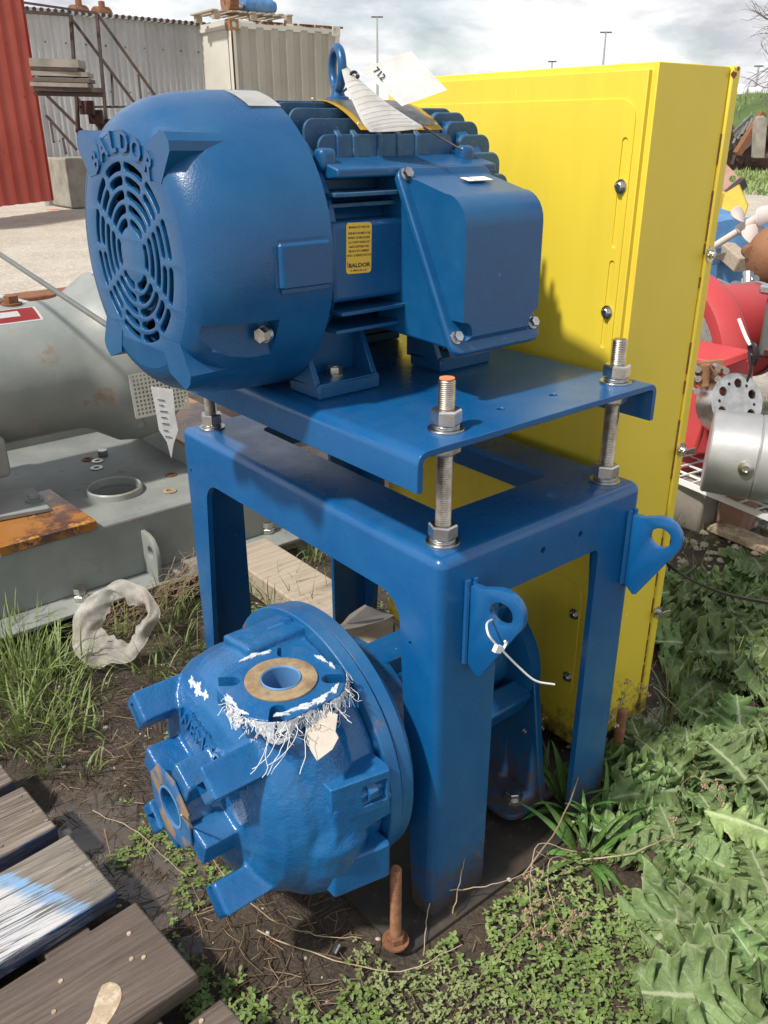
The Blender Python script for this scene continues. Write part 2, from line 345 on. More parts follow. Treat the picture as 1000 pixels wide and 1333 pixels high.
# lifting lugs: vertical plates standing out from the -Y face
def lug(X, name='lifting_lug'):
    loop = [(0, .605), (-.005, .790), (.010, .790)]
    c = (.068, .735); R = .045
    outer = [(-.006, .600), (.030, .575), (.050, .580)]
    pts = [(.0, .785), (0.0, .612), (.034, .580), (.103, .672)]
    # polygon in (out, z): plate leaves the leg face, rounded nose
    pts = [(0, .618), (.026, .592), (.034, .594)]+[(c[0]+R*cos(t), c[1]+.002+R*sin(t)) for t in [radians(-42+11*k) for k in range(14)]]+[(.030, .772), (.0, .772)]
    hole = circ(c[0]+.001, c[1]+.001, .0225, 24)
    d = V((.78, -.62, 0)) if False else V((0, -1, 0))
    return pts, hole
for X, rotz, zz in ((.072, 14, 0), (.540, 14, -.0)):
    pts, hole = lug(X)
    d = V((sin(radians(rotz)), -cos(radians(rotz)), 0))
    Mx = frame((X, -.0, zz), d, (0, 0, 1))
    b = flat2d([pts, hole], .017, Mx, .0015, 1)
    lg = obj('lifting_lug', b, 'blue', stand, ang=40)
    w = NB(); sweep(w, [(X-.009, -.003, .612+zz), (X-.010, -.004, .70+zz), (X-.009, -.003, .782+zz)], .006, 8); sweep(w, [(X+.011, -.003, .60+zz), (X+.011, -.003, .78+zz)], .005, 8)
    obj('weld_bead', w, 'blue', lg)
# ================================================================ MOTOR PLATE
HP = 1.0437
mp_ = thing('motor_mounting_plate', 'blue folded steel plate carrying the motor, held above the stand on threaded rods', 'plate', (.26, .47, HP-.05))
prof = []
R = .022; x0, x1, zb, t = -.055, .575, .975, .012
o1 = [(x0, zb)]+[(x0+R-R*cos(pi/2*k/6), HP-R+R*sin(pi/2*k/6)) for k in range(7)]+[(x1-R+R*sin(pi/2*k/6), HP-R+R*cos(pi/2*k/6)) for k in range(7)]+[(x1, zb-.008)]
r2 = R-t
i1 = [(x1-t, zb-.008)]+[(x1-t-r2+r2*cos(pi/2*k/6), HP-t-r2+r2*sin(pi/2*k/6)) for k in range(7)]+[(x0+t+r2-r2*sin(pi/2*k/6), HP-t-r2+r2*cos(pi/2*k/6)) for k in range(7)]+[(x0+t, zb)]
bm = NB(); prism(bm, [(x, .000, z) for x, z in o1+i1], (0, .94, 0))
ho = NB()
P1 = onz(652, 532, HP); P2 = onz(720, 514, HP)
for p in (P1, P2): cyl(ho, (p.x, p.y, .9), (p.x, p.y, 1.1), .008, seg=14)
bm = boolean(bm, [ho]); obj('channel', bm, 'blue', mp_, bevel=.0012, seg=2)
# ================================================================ THREADED RODS
def thread(bm, x, y, z0, z1, r=.0145, pitch=.0034, seg=20):
    n = int((z1-z0)/pitch); pr = [(z0, 0), (z0, r*.86)]
    for i in range(n): pr += [(z0+i*pitch+pitch*.1, r*.87), (z0+i*pitch+pitch*.45, r), (z0+i*pitch+pitch*.6, r), (z0+i*pitch+pitch*.95, r*.87)]
    pr += [(z1, r*.82), (z1+.001, 0)]
    return lathe(bm, pr, (x, y, 0), (0, 0, 1), seg)
def nutm(bm, x, y, z, h=.026, r=.0265, rot=0, hole=.0135):
    # chamfered hex nut: intersection look by stacking
    ring = lambda rr, zz: [V((x+rr*cos(rot+pi/3*k), y+rr*sin(rot+pi/3*k), zz)) for k in range(6)]
    lay = [ring(r*.90, z), ring(r, z+h*.12), ring(r, z+h*.88), ring(r*.90, z+h)]
    vs = [[bm.verts.new(p) for p in l] for l in lay]
    for A, B in zip(vs, vs[1:]):
        for k in range(6): bm.faces.new((A[k], A[(k+1) % 6], B[(k+1) % 6], B[k]))
    bm.faces.new(vs[0][::-1]); bm.faces.new(vs[-1]); return bm
def washer(bm, x, y, z, R_, h=.0035, r_=.0145):
    return lathe(bm, [(z, r_), (z, R_), (z+h, R_), (z+h, r_)], (x, y, 0), (0, 0, 1), 32, close=True)
rods = [(.057, .057, 'front', 'nearest threaded rod, its tip painted orange, at the front corner of the motor plate'),
        (.5125, .055, 'right', 'threaded rod with bare tip at the right corner of the motor plate'),
        (.057, .882, 'left', 'threaded rod under the fan cover at the left corner of the stand'),
        (.5125, .882, 'back', 'threaded rod hidden mostly behind the motor at the far corner of the stand')]
for i, (x, y, nm, lab) in enumerate(rods):
    t = thing('threaded_rod', lab, 'threaded rod', (x, y, H), 'threaded rods joining stand and motor plate')
    b = NB(); thread(b, x, y, H-.135, 1.130); obj('rod', b, 'thread', t, ang=60)
    if i == 0:
        b = NB(); cyl(b, (x, y, 1.1305), (x, y, 1.1325), .0128, seg=20); obj('painted_tip', b, 'orange', t)
    for z, up in ((H, 1), (HP, 1)):
        b = NB(); washer(b, x, y, z, .031, .004); obj('washer', b, 'zinc', t, bevel=.0006)
        b = NB(); washer(b, x, y, z+.0045, .0235, .006); obj('spring_washer', b, 'zinc', t, bevel=.0006)
        b = NB(); nutm(b, x, y, z+.011, rot=.35+i+z); obj('nut', b, 'steel', t, ang=25)
    b = NB(); nutm(b, x, y, HP-.012-.028, rot=.2+i); obj('nut', b, 'steel', t, ang=25)
# ================================================================ BELT GUARD
GX, GY, GZ, GD = .609, .113, 1.6116, .283
guard = thing('belt_guard', 'tall bright yellow sheet metal belt guard standing behind the motor and pump', 'belt guard', (GX+.14, .5, 0))
GL = .885; GB = .039
bm = NB(); box(bm, (GX, GY, GB), (GX+.252, GL, GZ)); 
bmesh.ops.bevel(bm, geom=[e for e in bm.edges if (abs(e.verts[0].co.x-GX) < 1e-4 and abs(e.verts[1].co.x-GX) < 1e-4)], offset=.012, segments=4, affect='EDGES')
obj('body', bm, 'yellow', guard, bevel=.0015)
bm = NB(); box(bm, (GX+.254, GY-.006, GB+.0), (GX+GD, GL+.006, GZ+.002)); obj('rear_cover', bm, 'yellow', guard, bevel=.004, seg=2)
bm = NB()
zs = [GB+.03]
while zs[-1] < GZ-.01: zs.append(zs[-1]+random.uniform(.02, .09))
for a, b2 in zip(zs, zs[1:]):
    if random.random() < .62: box(bm, (GX+.2515+random.uniform(-.003, 0), GY-.0022, a), (GX+.2545+random.uniform(0, .002), GY+.003, b2-random.uniform(.002, .02)))
obj('rust_seam', bm, 'rust', guard, kind='stuff')
# raised upper panel with slots
MX = frame((GX-.0012, 0, 0), (0, -1, 0), (0, 0, 1))     # local x = -Y, local y = Z, normal = ( -Y x Z ) = -X
def loopYZ(pts): return [(-y, z) for y, z in pts]
outer = loopYZ(rrect(.142, 1.02, .86, 1.552, .035))
sl1 = slot(-.160, 1.478, -.160, 1.288, .0065); sl2 = slot(-.161, 1.250, -.163, 1.085, .0065)
b = flat2d([outer, sl1, sl2], .003, MX, .0008, 1); obj('upper_panel', b, 'yellow', guard, flat=True)
b = flat2d([[(-y, z) for y, z in rrect(.150, .190, .60, .512, .03)]], .0026, MX, .0006, 1); obj('lower_panel', b, 'yellow', guard, flat=True)
for (y, z) in ((.158, 1.397), (.160, 1.154), (.152+.012, .429), (.153+.012, .247)):
    b = NB(); lathe(b, [(0, 0), (0, .0135), (.0025, .0135), (.0025, 0)], (GX-.0027, y, z), (-1, 0, 0), 20)
    hexa(b, (GX-.005, y, z), (GX-.0125, y, z), .0095, .4); lathe(b, [(.012, .0085), (.0138, .006), (.0142, 0)], (GX, y, z), (-1, 0, 0), 12)
    obj('bolt', b, 'steel', guard, ang=25)
for (z) in (1.252, .804, .358):
    x = GX+.272; b = NB(); lathe(b, [(0, 0), (0, .017), (.003, .017), (.003, .009), (.012, .0065), (.014, 0)], (x-.004, GY-.006, z), (0, -1, 0), 20)
    for s in (-1, 1):
        prism(b, [(x-.004+s*.004, GY-.012, z-.004), (x-.004+s*.018, GY-.020, z+.002), (x-.004+s*.028, GY-.026, z+.004*s), (x-.004+s*.026, GY-.022, z-.010*s-.004), (x-.004+s*.012, GY-.014, z-.009)], (0, -.0025, 0))
    obj('wing_nut', b, 'zinc', guard)
b = NB(); c = pd(757, 84, 2.4); lathe(b, [(0, 0), (0, .019), (.012, .019), (.012, 0)], (.85, .36, GZ-.002), (-1, -.2, 0), 20); obj('lifting_tab', b, 'greydark', guard)
b = NB(); lathe(b, [(0, .012), (.006, .012), (.009, .008), (.009, 0)], (.66, .80, GZ), (0, 0, 1), 12); obj('plug', b, 'rust', guard)
b = NB()
for k in range(7):
    y = GY-.0013; x = GX+.262+random.uniform(-.012, .012); z = GZ-.012+random.uniform(-.004, .012)
    lathe(b, [(0, 0), (0, random.uniform(.003, .007)), (.0008, 0)], (x, GY-.0062, z), (0, -1, 0), 7)
obj('rust_chip', b, 'rust', guard, kind='stuff')
# ================================================================ ELECTRIC MOTOR
YC, ZC = .520, 1.304
MC = V((0, YC, ZC))
motor = thing('electric_motor', 'large blue electric motor with round slotted fan cover mounted on top of the stand', 'motor', (.15, YC, HP))
def mang(a, r, x): return V((x, YC-r*cos(a), ZC+r*sin(a)))       # angle 0 = towards -Y (camera side), 90 = up
# fan cover
FX = -.252
pr = [(FX+.0088, 0), (FX+.0088, .1945), (FX, .1952), (FX+.004, .207), (FX+.016, .221), (FX+.035, .234), (FX+.06, .245), (FX+.10, .2535), (FX+.16, .258), (-.016, .260), (-.016, 0)]
bm = NB(); lathe(bm, [(x, r) for x, r in pr], (0, YC, ZC), (1, 0, 0), 96)
unions = []
for sy in (-1, 1):
    for sz in (-1, 1):
        P = [(.150, .196), (.166, .194), (.178, .182), (.179, .168), (.140, .120), (.08, .13), (.09, .17)]
        if sz < 0: P = [(.155, .204), (.172, .190), (.176, .176), (.150, .128), (.08, .13), (.10, .185)]
        q = NB(); f = [V((FX-.001, YC+sy*a, ZC+sz*b)) for a, b in P]
        vs = [q.verts.new(p) for p in f]; c = V((0, YC, ZC))
        be = []
        for (a, b) in P:
            k = .90 if (a*a+b*b) < .04 else 1.0
            be.append(q.verts.new(V((-.07 if k == 1 else -.1, YC+sy*a*k*.98, ZC+sz*b*k*.98))))
        q.faces.new(vs); q.faces.new(be[::-1])
        for i in range(len(P)): q.faces.new((vs[i], vs[(i+1) % len(P)], be[(i+1) % len(P)], be[i]))
        unions.append(q)
pad = NB(); box(pad, (-.128, YC-.267, ZC-.046), (-.015, YC-.15, ZC+.038)); bmesh.ops.bevel(pad, geom=pad.edges[:], offset=.010, segments=3, affect='EDGES'); unions.append(pad)
for q in unions: bm = boolean(bm, [q], 'UNION')
cav = NB(); lathe(cav, [(FX-.01, 0), (FX-.01, .166), (-.14, .166), (-.14, 0)], (0, YC, ZC), (1, 0, 0), 48)
pk = NB(); A = [(-.238, YC-.30), (-.238, YC-.19), (-.115, YC-.205), (-.115, YC-.30)]
prism(pk, [(x, y, ZC-.172) for x, y in A], (0, 0, .082))
sl = []
def arcslot(r0, r1, a0, a1):
    w = (r1-r0)/2; rm = (r0+r1)/2; d = w/rm*.7; n = max(4, int((a1-a0)/radians(6))); p = []
    for k in range(n+1): a = a0+d+(a1-a0-2*d)*k/n; p.append((r0, a))
    p += [(r0+w*.45, a1-d*.25), (rm, a1), (r1-w*.45, a1-d*.25)]
    for k in range(n+1): a = a1-d-(a1-a0-2*d)*k/n; p.append((r1, a))
    p += [(r1-w*.45, a0+d*.25), (rm, a0), (r0+w*.45, a0+d*.25)]
    return p
for i in range(5):
    ra = .046+i*.0222; rb = ra+.0140
    sp = [90, 150, 210, 270, 330, 390]
    if i >= 3: sp = [90, 122, 150, 180, 210, 238, 270, 302, 330, 360, 390, 418]
    sp = sp+[sp[0]+360]
    for a, b in zip(sp, sp[1:]):
        hw = .0052/((ra+rb)/2)
        sl.append([(r*cos(t), r*sin(t)) for r, t in arcslot(ra, rb, radians(a)+hw, radians(b)-hw)])
bm = boolean(bm, [pk]); bm = boolean(bm, [cav]); 
cover = obj('fan_cover', bm, 'motor', motor, bevel=.0014, seg=2, ang=35)
gr_ = flat2d([circ(0, 0, .1951, 96)]+sl, .0092, frame((FX+.0046, YC, ZC), (0, -1, 0), (0, 0, 1)), .0016, 2); obj('slotted_grille', gr_, 'motor', cover, ang=50)
tb = NB()
word = 'BALDOR'
for k, ch in enumerate(word):
    a = radians(90+ (k-2.5)*-14.2); r = .178
    # seen from -X, +Y is on the left: angle measured so letters run left to right
    p = V((FX-.0003, YC+r*cos(a+0)*1.0, ZC+r*sin(a))); p.y = YC-(r*cos(pi-a)) if False else YC - r*cos(a)
    up = V((0, -cos(a), sin(a))); rt = V((0, -sin(a), -cos(a)))
    text(tb, ch, .046, frame(p, rt, up), .0035, .0012, sx=1.05)
tp = obj('raised_lettering', tb, 'motor', cover, ang=40)
b = NB(); hexa(b, (-.135, YC-.222, ZC-.115), (-.147, YC-.226, ZC-.115), .0125); cyl(b, (-.128, YC-.220, ZC-.115), (-.135, YC-.222, ZC-.115), .014); obj('bolt', b, 'zinc', cover, ang=25)
# fan behind the slots
b = NB(); lathe(b, [(-.20, 0), (-.20, .06), (-.17, .15), (-.15, .15), (-.15, 0)], (0, YC, ZC), (1, 0, 0), 32)
for k in range(9):
    a = 2*pi*k/9; m = Matrix.Translation((-.195, YC, ZC)) @ Matrix.Rotation(a, 4, 'X') @ Matrix.Translation((0, .10, 0)) @ Matrix.Rotation(.5, 4, 'Z')
    bmesh.ops.create_cube(b, size=1, matrix=m @ Matrix.Diagonal((.04, .10, .006, 1)))
obj('fan', b, 'black', motor)
# sticker on top of the cover
def patch(a0, a1, x0, x1, r, n=10, skew=0.):
    b = NB(); rows = []
    for i in range(n+1):
        a = a0+(a1-a0)*i/n; rows.append([b.verts.new(mang(a, r, x+skew*i/n)) for x in (x0, x1)])
    for A, B in zip(rows, rows[1:]): b.faces.new((A[0], A[1], B[1], B[0]))
    bmesh.ops.solidify(b, geom=b.faces[:], thickness=.0004); return b
obj('white_sticker', patch(radians(78), radians(62), -.082, -.02, .2622, 8, .004), 'paper', motor)
# motor frame body
bm = NB(); lathe(bm, [(-.03, .0), (-.03, .225), (.02, .226), (.03, .188), (.40, .188), (.405, .0)], (0, YC, ZC), (1, 0, 0), 72); obj('stator_housing', bm, 'motor', motor)
for sy in (-1, 1):
    b = NB(); y0 = YC+sy*.233; box(b, (.000, min(y0, YC+sy*.12), ZC-.080), (.400, max(y0, YC+sy*.12), ZC+.054)); obj('side_block', b, 'motor', motor, bevel=.009, seg=3)
    b = NB(); pts = [(.225, .122), (.225, .136), (.16, .152), (.10, .160), (.10, .11)]
    prism(b, [(.022, YC+sy*y, ZC+z) for y, z in pts], (.375, 0, 0)); obj('shoulder', b, 'motor', motor, bevel=.003)
    for dz, yy in ((.096, .232), (.078, .214), (-.098, .245), (-.132, .228)):
        b = NB(); box(b, (.010, min(YC+sy*yy, YC+sy*.12), ZC+dz-.0035), (.39, max(YC+sy*yy, YC+sy*.12), ZC+dz+.0035)); obj('cooling_fin', b, 'fin' if dz > 0 else 'motor', motor, bevel=.0015)
def vfin(y, ztop, x0, x1, zb=None, th=.006, r=.02):
    zb = zb or ZC+.12
    P = [(x0, zb)]+[(x0+r-r*cos(pi/2*k/5), ztop-r+r*sin(pi/2*k/5)) for k in range(6)]+[(x1-r+r*sin(pi/2*k/5), ztop-r+r*cos(pi/2*k/5)) for k in range(6)]+[(x1, zb)]
    b = NB(); prism(b, [(x, y-th/2, z) for x, z in P], (0, th, 0)); return b
for k, dy in enumerate([-.155, -.118, -.080, -.040, 0, .040, .080, .118, .155]):
    zt = ZC+math.sqrt(.244**2-dy*dy)
    f = obj('cooling_fin', vfin(YC+dy, zt, .020+.008*abs(dy)*10, .345, ZC+.1), 'fin', motor, bevel=.0012)
for x in (.07, .105, .16, .205, .25):
    b = NB(); prism(b, [(x, YC-.162, ZC+.142), (x, YC-.162, ZC+.186), (x, YC-.150, ZC+.196), (x, YC-.150, ZC+.142)], (.012, 0, 0)); obj('rib', b, 'fin', motor, bevel=.002)
# small bosses on shoulder
for x in (.012, .338):
    b = NB(); box(b, (x, YC-.195, ZC+.13), (x+.034, YC-.165, ZC+.168)); obj('boss', b, 'motor', motor, bevel=.010, seg=3)
# end bell with chunky fins
bm = NB(); lathe(bm, [(.395, .0), (.395, .222), (.42, .224), (.445, .205), (.49, .17), (.50, .10), (.515, .09), (.52, 0)], (0, YC, ZC), (1, 0, 0), 64); obj('end_bell', bm, 'motor', motor)
for dy in (-.205, -.178, -.145, -.108, -.066, -.022, .022, .066, .108, .145, .178):
    zt = ZC+math.sqrt(.236**2-dy*dy); f = obj('end_fin', vfin(YC+dy, zt, .368, .468-abs(dy)*.10, ZC+.02, .013, .022), 'fin', motor, bevel=.003)
for dz in (-.14, -.10, -.06, -.02, .02):
    b = NB(); y0 = YC-math.sqrt(.240**2-dz*dz); box(b, (.375, y0, ZC+dz-.006), (.462, YC, ZC+dz+.006)); obj('end_fin', b, 'fin', motor, bevel=.004)
bm = NB(); cyl(bm, (.50, YC, ZC), (.612, YC, ZC), .03); obj('shaft', bm, 'steel', motor)
# feet
for x0, x1 in ((-.012, .133), (.292, .437)):
    for sy in (-1, 1):
        Y = lambda d: YC+sy*d
        b = NB(); box(b, (x0, min(Y(.198), Y(.10)), HP+.0006), (x1, max(Y(.198), Y(.10)), HP+.030)); bmesh.ops.bevel(b, geom=[e for e in b.edges], offset=.003, segments=2, affect='EDGES')
        for xa in (x0, x1-.012):
            prism(b, [(xa, Y(.190), HP+.025), (xa, Y(.182), HP+.040), (xa, Y(.135), ZC-.13), (xa, Y(.09), ZC-.13), (xa, Y(.09), HP+.02)], (.012, 0, 0))
        prism(b, [(x0+.006, Y(.125), HP+.02), (x0+.006, Y(.13), ZC-.13), (x0+.006, Y(.10), ZC-.13), (x0+.006, Y(.10), HP+.02)], (x1-x0-.012, 0, 0))
        f = obj('foot', b, 'motor', motor, bevel=.0025)
        xb = (x0+x1)/2-.002; b = NB(); washer(b, xb, Y(.152), HP+.030, .0175, .003, .002); nutm(b, xb, Y(.152), HP+.033, .014, .0145, .4+x0); cyl(b, (xb, Y(.152), HP+.04), (xb, Y(.152), HP+.0475), .009)
        obj('bolt', b, 'zinc', f, ang=25)
# conduit box
cb_x0, cb_x1 = .150, .366
b = NB(); prism(b, [(cb_x0+.004, y, z) for y, z in ((.36, 1.428), (.36, 1.152), (.300, 1.150), (.152, 1.144), (.147, 1.154), (.286, 1.428))], (cb_x1-cb_x0-.008, 0, 0))
cbx = obj('conduit_box', b, 'motor', motor, bevel=.008, seg=3)
# lid flange: slanted plate
p0 = V((0, .298, 1.437)); p1 = V((0, .138, 1.136)); d = (p1-p0); Ln = d.length; d.normalize()
Mx = frame((cb_x0-.006, p0.y, p0.z), (1, 0, 0), -d)     # x along X, y up the slope, z = outward?
wd = cb_x1-cb_x0+.012
lid_n = V((1, 0, 0)).cross(-d)
b = flat2d([rrect(0, -Ln, wd, 0, .02)], .016, Mx, .005, 3)
lid = obj('conduit_cover', b, 'motor', motor, ang=50)
b = NB(); P = [(.310, 1.424), (.200, 1.412), (.150, 1.395), (.148, 1.172), (.168, 1.150), (.20, 1.19)]
prism(b, [(cb_x0+.014, y, z) for y, z in P], (cb_x1-cb_x0-.028, 0, 0))
b.free()
arc = [(.132+.052-.052*sin(t), 1.346+.052*cos(t)) for t in [pi/2*k/7 for k in range(8)]]
P = [(.292, 1.428), (.240, 1.416)]+[(y, z+.004) for y, z in arc]+[(.1305, 1.168), (.150, 1.148), (.19, 1.21)]
b = NB(); prism(b, [(cb_x0+.012, y, z) for y, z in P], (cb_x1-cb_x0-.024, 0, 0)); 
ct = NB()
for x in (cb_x0+.014, cb_x1-.014): cyl(ct, (x, .08, 1.174), (x, .18, 1.174), .021, seg=24)
b = boolean(b, [ct])
obj('cover_dome', b, 'motor', lid, bevel=.019, seg=5)
nrm = V((0, d.z, -d.y)); nrm = nrm if nrm.y < 0 else -nrm
for (x, s) in ((cb_x0+.010, .045), (cb_x0+.008, .91), (cb_x1-.010, .91)):
    c = V((x, p0.y, p0.z))+d*(Ln*s)+nrm*.008; b = NB(); cyl(b, c, c+nrm*.003, .0115); hexa(b, c+nrm*.003, c+nrm*.0125, .0095, .3); obj('bolt', b, 'zinc', lid, ang=25)
b = NB(); box(b, (.255, .222, 1.4185), (.315, .246, 1.4195), Matrix.Rotation(.2, 3, 'X')); obj('white_sticker', b, 'paper', lid)
# yellow warning label on the side block
LY = YC-.2335
Ml = frame((.0575, LY, ZC+.009), (1, 0, -.03), (0, 0, 1)); 
lab = obj('duty_label', flat2d([rrect(-.0275, -.042, .0275, .042, .006)], .0006, Ml, 0), 'label', motor)
tb = NB(); Ml2 = Matrix.Translation((0, -.0006, 0)) @ Ml
lines = ['MARINE DUTY MOTOR', 'THIS MOTOR MEETS THE', 'INTENT OF IEEE 45 AND', 'U.S. COAST GUARD 259', 'AND IS SUITABLE FOR', 'USE IN A 50°C AMBIENT', 'WITH 1.0 SERVICE FACTOR']
for i, s in enumerate(lines):
    text(tb, s, .0050, Ml2 @ Matrix.Translation((0, .0345-(i*.0073+(.0025 if i else 0)), 0)), .0001, .00006, sx=.86)
text(tb, 'BALDOR', .0098, Ml2 @ Matrix.Translation((.001, -.0285, 0)), .0001, .0003, sx=1.25)
text(tb, 'FT. SMITH, AR. U.S.A.', .0042, Ml2 @ Matrix.Translation((0, -.0370, 0)), .0001, .00005)
box(tb, (.0315, LY-.0008, ZC-.021), (.0322, LY-.0004, ZC-.011))
obj('printing', tb, 'ink', lab)
# nameplate on the top fins
npl = obj('nameplate', patch(radians(52), radians(93), .128, .325, .2475, 12), 'label', motor)
obj('engraved_plate', patch(radians(55), radians(90), .142, .311, .2485, 12), 'plate', npl)
for a, x in ((56, .135), (56, .318), (90, .135)):
    b = NB(); q = mang(radians(a), .248, x); n = mang(radians(a), 1, 0)-mang(radians(a), 0, 0); lathe(b, [(0, .004), (.0015, .003), (.002, 0)], q, n, 10); obj('rivet', b, 'zinc', npl)
# eye bolt
ex, ey = .187, .512; ez = ZC+.241
eb = NB(); lathe(eb, [(-.02, 0), (-.02, .026), (0, .026), (.004, .022), (.010, .021), (.013, .014), (.022, .011), (.03, .011), (.03, 0)], (ex, ey, ez), (0, 0, 1), 24)
va = radians(50+19); ax = V((-sin(va), cos(va), 0)); torus(eb, (ex, ey, ez+.058), ax, .034, .0085, 36, 12)
ebo = obj('eye_bolt', eb, 'motor', motor)
# ================================================================ PAPER TAGS
def sheet(name, P, mat, label, cat, thick=.0004, nu=12, nv=8, curl=0.):
    """P: 4 corners (u0v0,u1v0,u1v1,u0v1)"""
    b = NB(); a, b_, c, d_ = [V(p) for p in P]; nrm_ = (b_-a).cross(d_-a).normalized(); g = []
    for i in range(nu+1):
        u = i/nu; row = []
        for j in range(nv+1):
            v = j/nv; p = (a*(1-u)+b_*u)*(1-v)+(d_*(1-u)+c*u)*v+nrm_*curl*(4*u*(1-u))*(1 if True else v)
            row.append(b.verts.new(p))
        g.append(row)
    for i in range(nu):
        for j in range(nv): b.faces.new((g[i][j], g[i+1][j], g[i+1][j+1], g[i][j+1]))
    bmesh.ops.solidify(b, geom=b.faces[:], thickness=thick)
    o = obj(name, b, mat, None); tag(o, label, cat); return o
c = [pd(469, 90, 1.74), pd(535, 66, 1.735), pd(582, 117, 1.72), pd(523, 138, 1.725)]
t1 = thing('paper_tag', 'blank white card tag tied to the eye bolt, sticking out right over the motor', 'tag', c[0])
b = NB(); prism(b, c, (0, -.0004, 0)); obj('card', b, 'paper', t1)
u = (c[1]-c[0]).normalized(); v_ = (c[0]-c[3]).normalized(); v_ = (c[1]-c[2]).normalized()
tb = NB(); text(tb, '712', .016, frame(c[0]+(c[2]-c[0])*.22+V((-.0006, -.0008, 0)), -v_, u), .0001, .0003); obj('handwriting', tb, 'ink', t1)
q = [(443, 77, 1.775), (470, 90, 1.75), (549, 165, 1.62), (501, 176, 1.605), (481, 173, 1.61), (453, 118, 1.68)]
t2 = thing('ruled_tag', 'long white ruled paper tag hanging down from the eye bolt over the cooling fins', 'tag', pd(443, 77, 1.77))
L_ = [(443, 77, 1.772), (446, 96, 1.735), (452, 116, 1.69), (462, 139, 1.65), (471, 158, 1.622), (480, 170, 1.61)]
R_ = [(446, 80, 1.772), (464, 100, 1.74), (478, 112, 1.70), (503, 133, 1.665), (528, 150, 1.637), (550, 164, 1.622)]
b = NB(); rows = []
for (l, r) in zip(smooth_path([pd(*p) for p in L_], 3), smooth_path([pd(*p) for p in R_], 3)):
    rows.append([b.verts.new(l.lerp(r, k/6)+V((0, 0, .004*sin(pi*k/6)))) for k in range(7)])
last = rows[-1]
ext = [b.verts.new(p.co+V((.006, -.006, -.008))*(sin(pi*(k+.6)/7.2))) for k, p in enumerate(last)]
rows.append(ext)
for A, B in zip(rows, rows[1:]):
    for k in range(6): b.faces.new((A[k], A[k+1], B[k+1], B[k]))
bmesh.ops.solidify(b, geom=b.faces[:], thickness=.0004); obj('sheet', b, 'paper', t2)
b = NB()
for i in range(5, 16):
    Lp = smooth_path([pd(*p) for p in L_], 3)[i] if i < 16 else None; Rp = smooth_path([pd(*p) for p in R_], 3)[i]
    pts = [Lp.lerp(Rp, .08+.84*k/6)+V((0, 0, .004*sin(pi*(.08+.84*k/6))))+V((-.0008, -.001, .0008)) for k in range(7)]
    sweep(b, pts, .00028, 4)
obj('ruled_lines', b, 'greybox', t2)
b = NB(); sweep(b, smooth_path([pd(452, 99, 1.76), pd(461, 94, 1.735), pd(467, 99, 1.725), pd(462, 104, 1.73), pd(455, 112, 1.735), pd(447, 119, 1.75)], 6), .0022, 6)
torus(b, pd(461, 98, 1.73), (.6, .7, .2), .006, .0025, 14, 6); o = obj('tag_string', b, 'black', None); tag(o, 'black twist of string knotting the two white tags to the eye bolt', 'string')
b = NB(); sweep(b, smooth_path([pd(549, 164, 1.63), pd(575, 180, 1.62), pd(601, 195, 1.60)], 6), .0022, 6); o = obj('wire_tie', b, 'dark', None); tag(o, 'thin dark wire running from the ruled tag down over the motor fins', 'wire')
# ================================================================ PUMP
PY, PZ = .262, .365
pump = thing('centrifugal_pump', 'big bright blue cast pump lying under the stand with its open suction pipe facing left', 'pump', (-.1, PY, 0))
def pa(a, r, x): return V((x, PY-r*cos(a), PZ+r*sin(a)))     # 0 = towards -Y, 90 = up
bm = NB()
lathe(bm, [(-.345, 0), (-.345, .11), (-.341, .15), (-.330, .185), (-.308, .218), (-.275, .238), (-.23, .246), (-.11, .246), (-.105, 0)], (0, PY, PZ), (1, 0, 0), 64)
pts = []; rad = []
for k in range(31):
    a = radians(75+k*(285)/30); rr = .168+.030*k/30; pts.append(pa(a, rr, -.205)); rad.append(.072+.008*k/30)
pts[-1] = pa(radians(360), .180, -.205)
pts += [pa(radians(360), .172, -.205)+V((0, .0, .06)), V((-.212, .110, .49)), V((*onz(366, 884, .622).xy, .58))]; rad += [.078, .074, .070]
sweep(bm, pts, rad, 24)
# suction nozzle and its ribs
lathe(bm, [(-.415, 0), (-.415, .062), (-.36, .060), (-.30, .09), (-.30, 0)], (0, PY, PZ), (1, 0, 0), 32)
for a in (45, 135, 225, 315):
    c0 = pa(radians(a), .186, -.26); 
    R3 = Matrix.Rotation(radians(90-a), 3, 'X')
    box(bm, (-.410, c0.y-.031, c0.z-.031), (-.19, c0.y+.031, c0.z+.031), Matrix.Rotation(radians(a+3), 3, 'X').inverted() @ Matrix.Rotation(0, 3, 'X'), c0)
for a in (62, 158, 250, 340):
    c0 = pa(radians(a), .084, -.33)
    box(bm, (-.412, c0.y-.034, c0.z-.030), (-.29, c0.y+.034, c0.z+.030), Matrix.Rotation(radians(a), 3, 'X').inverted(), c0)
# clamp blocks between volute and ring
for a, w in ((100, .05), (6, .038), (-36, .036), (160, .04), (215, .04), (275, .045)):
    c0 = pa(radians(a), .232, -.17)
    box(bm, (-.235, c0.y-w, c0.z-.028), (-.10, c0.y+w, c0.z+.030), Matrix.Rotation(radians(90-a), 3, 'X'), c0)
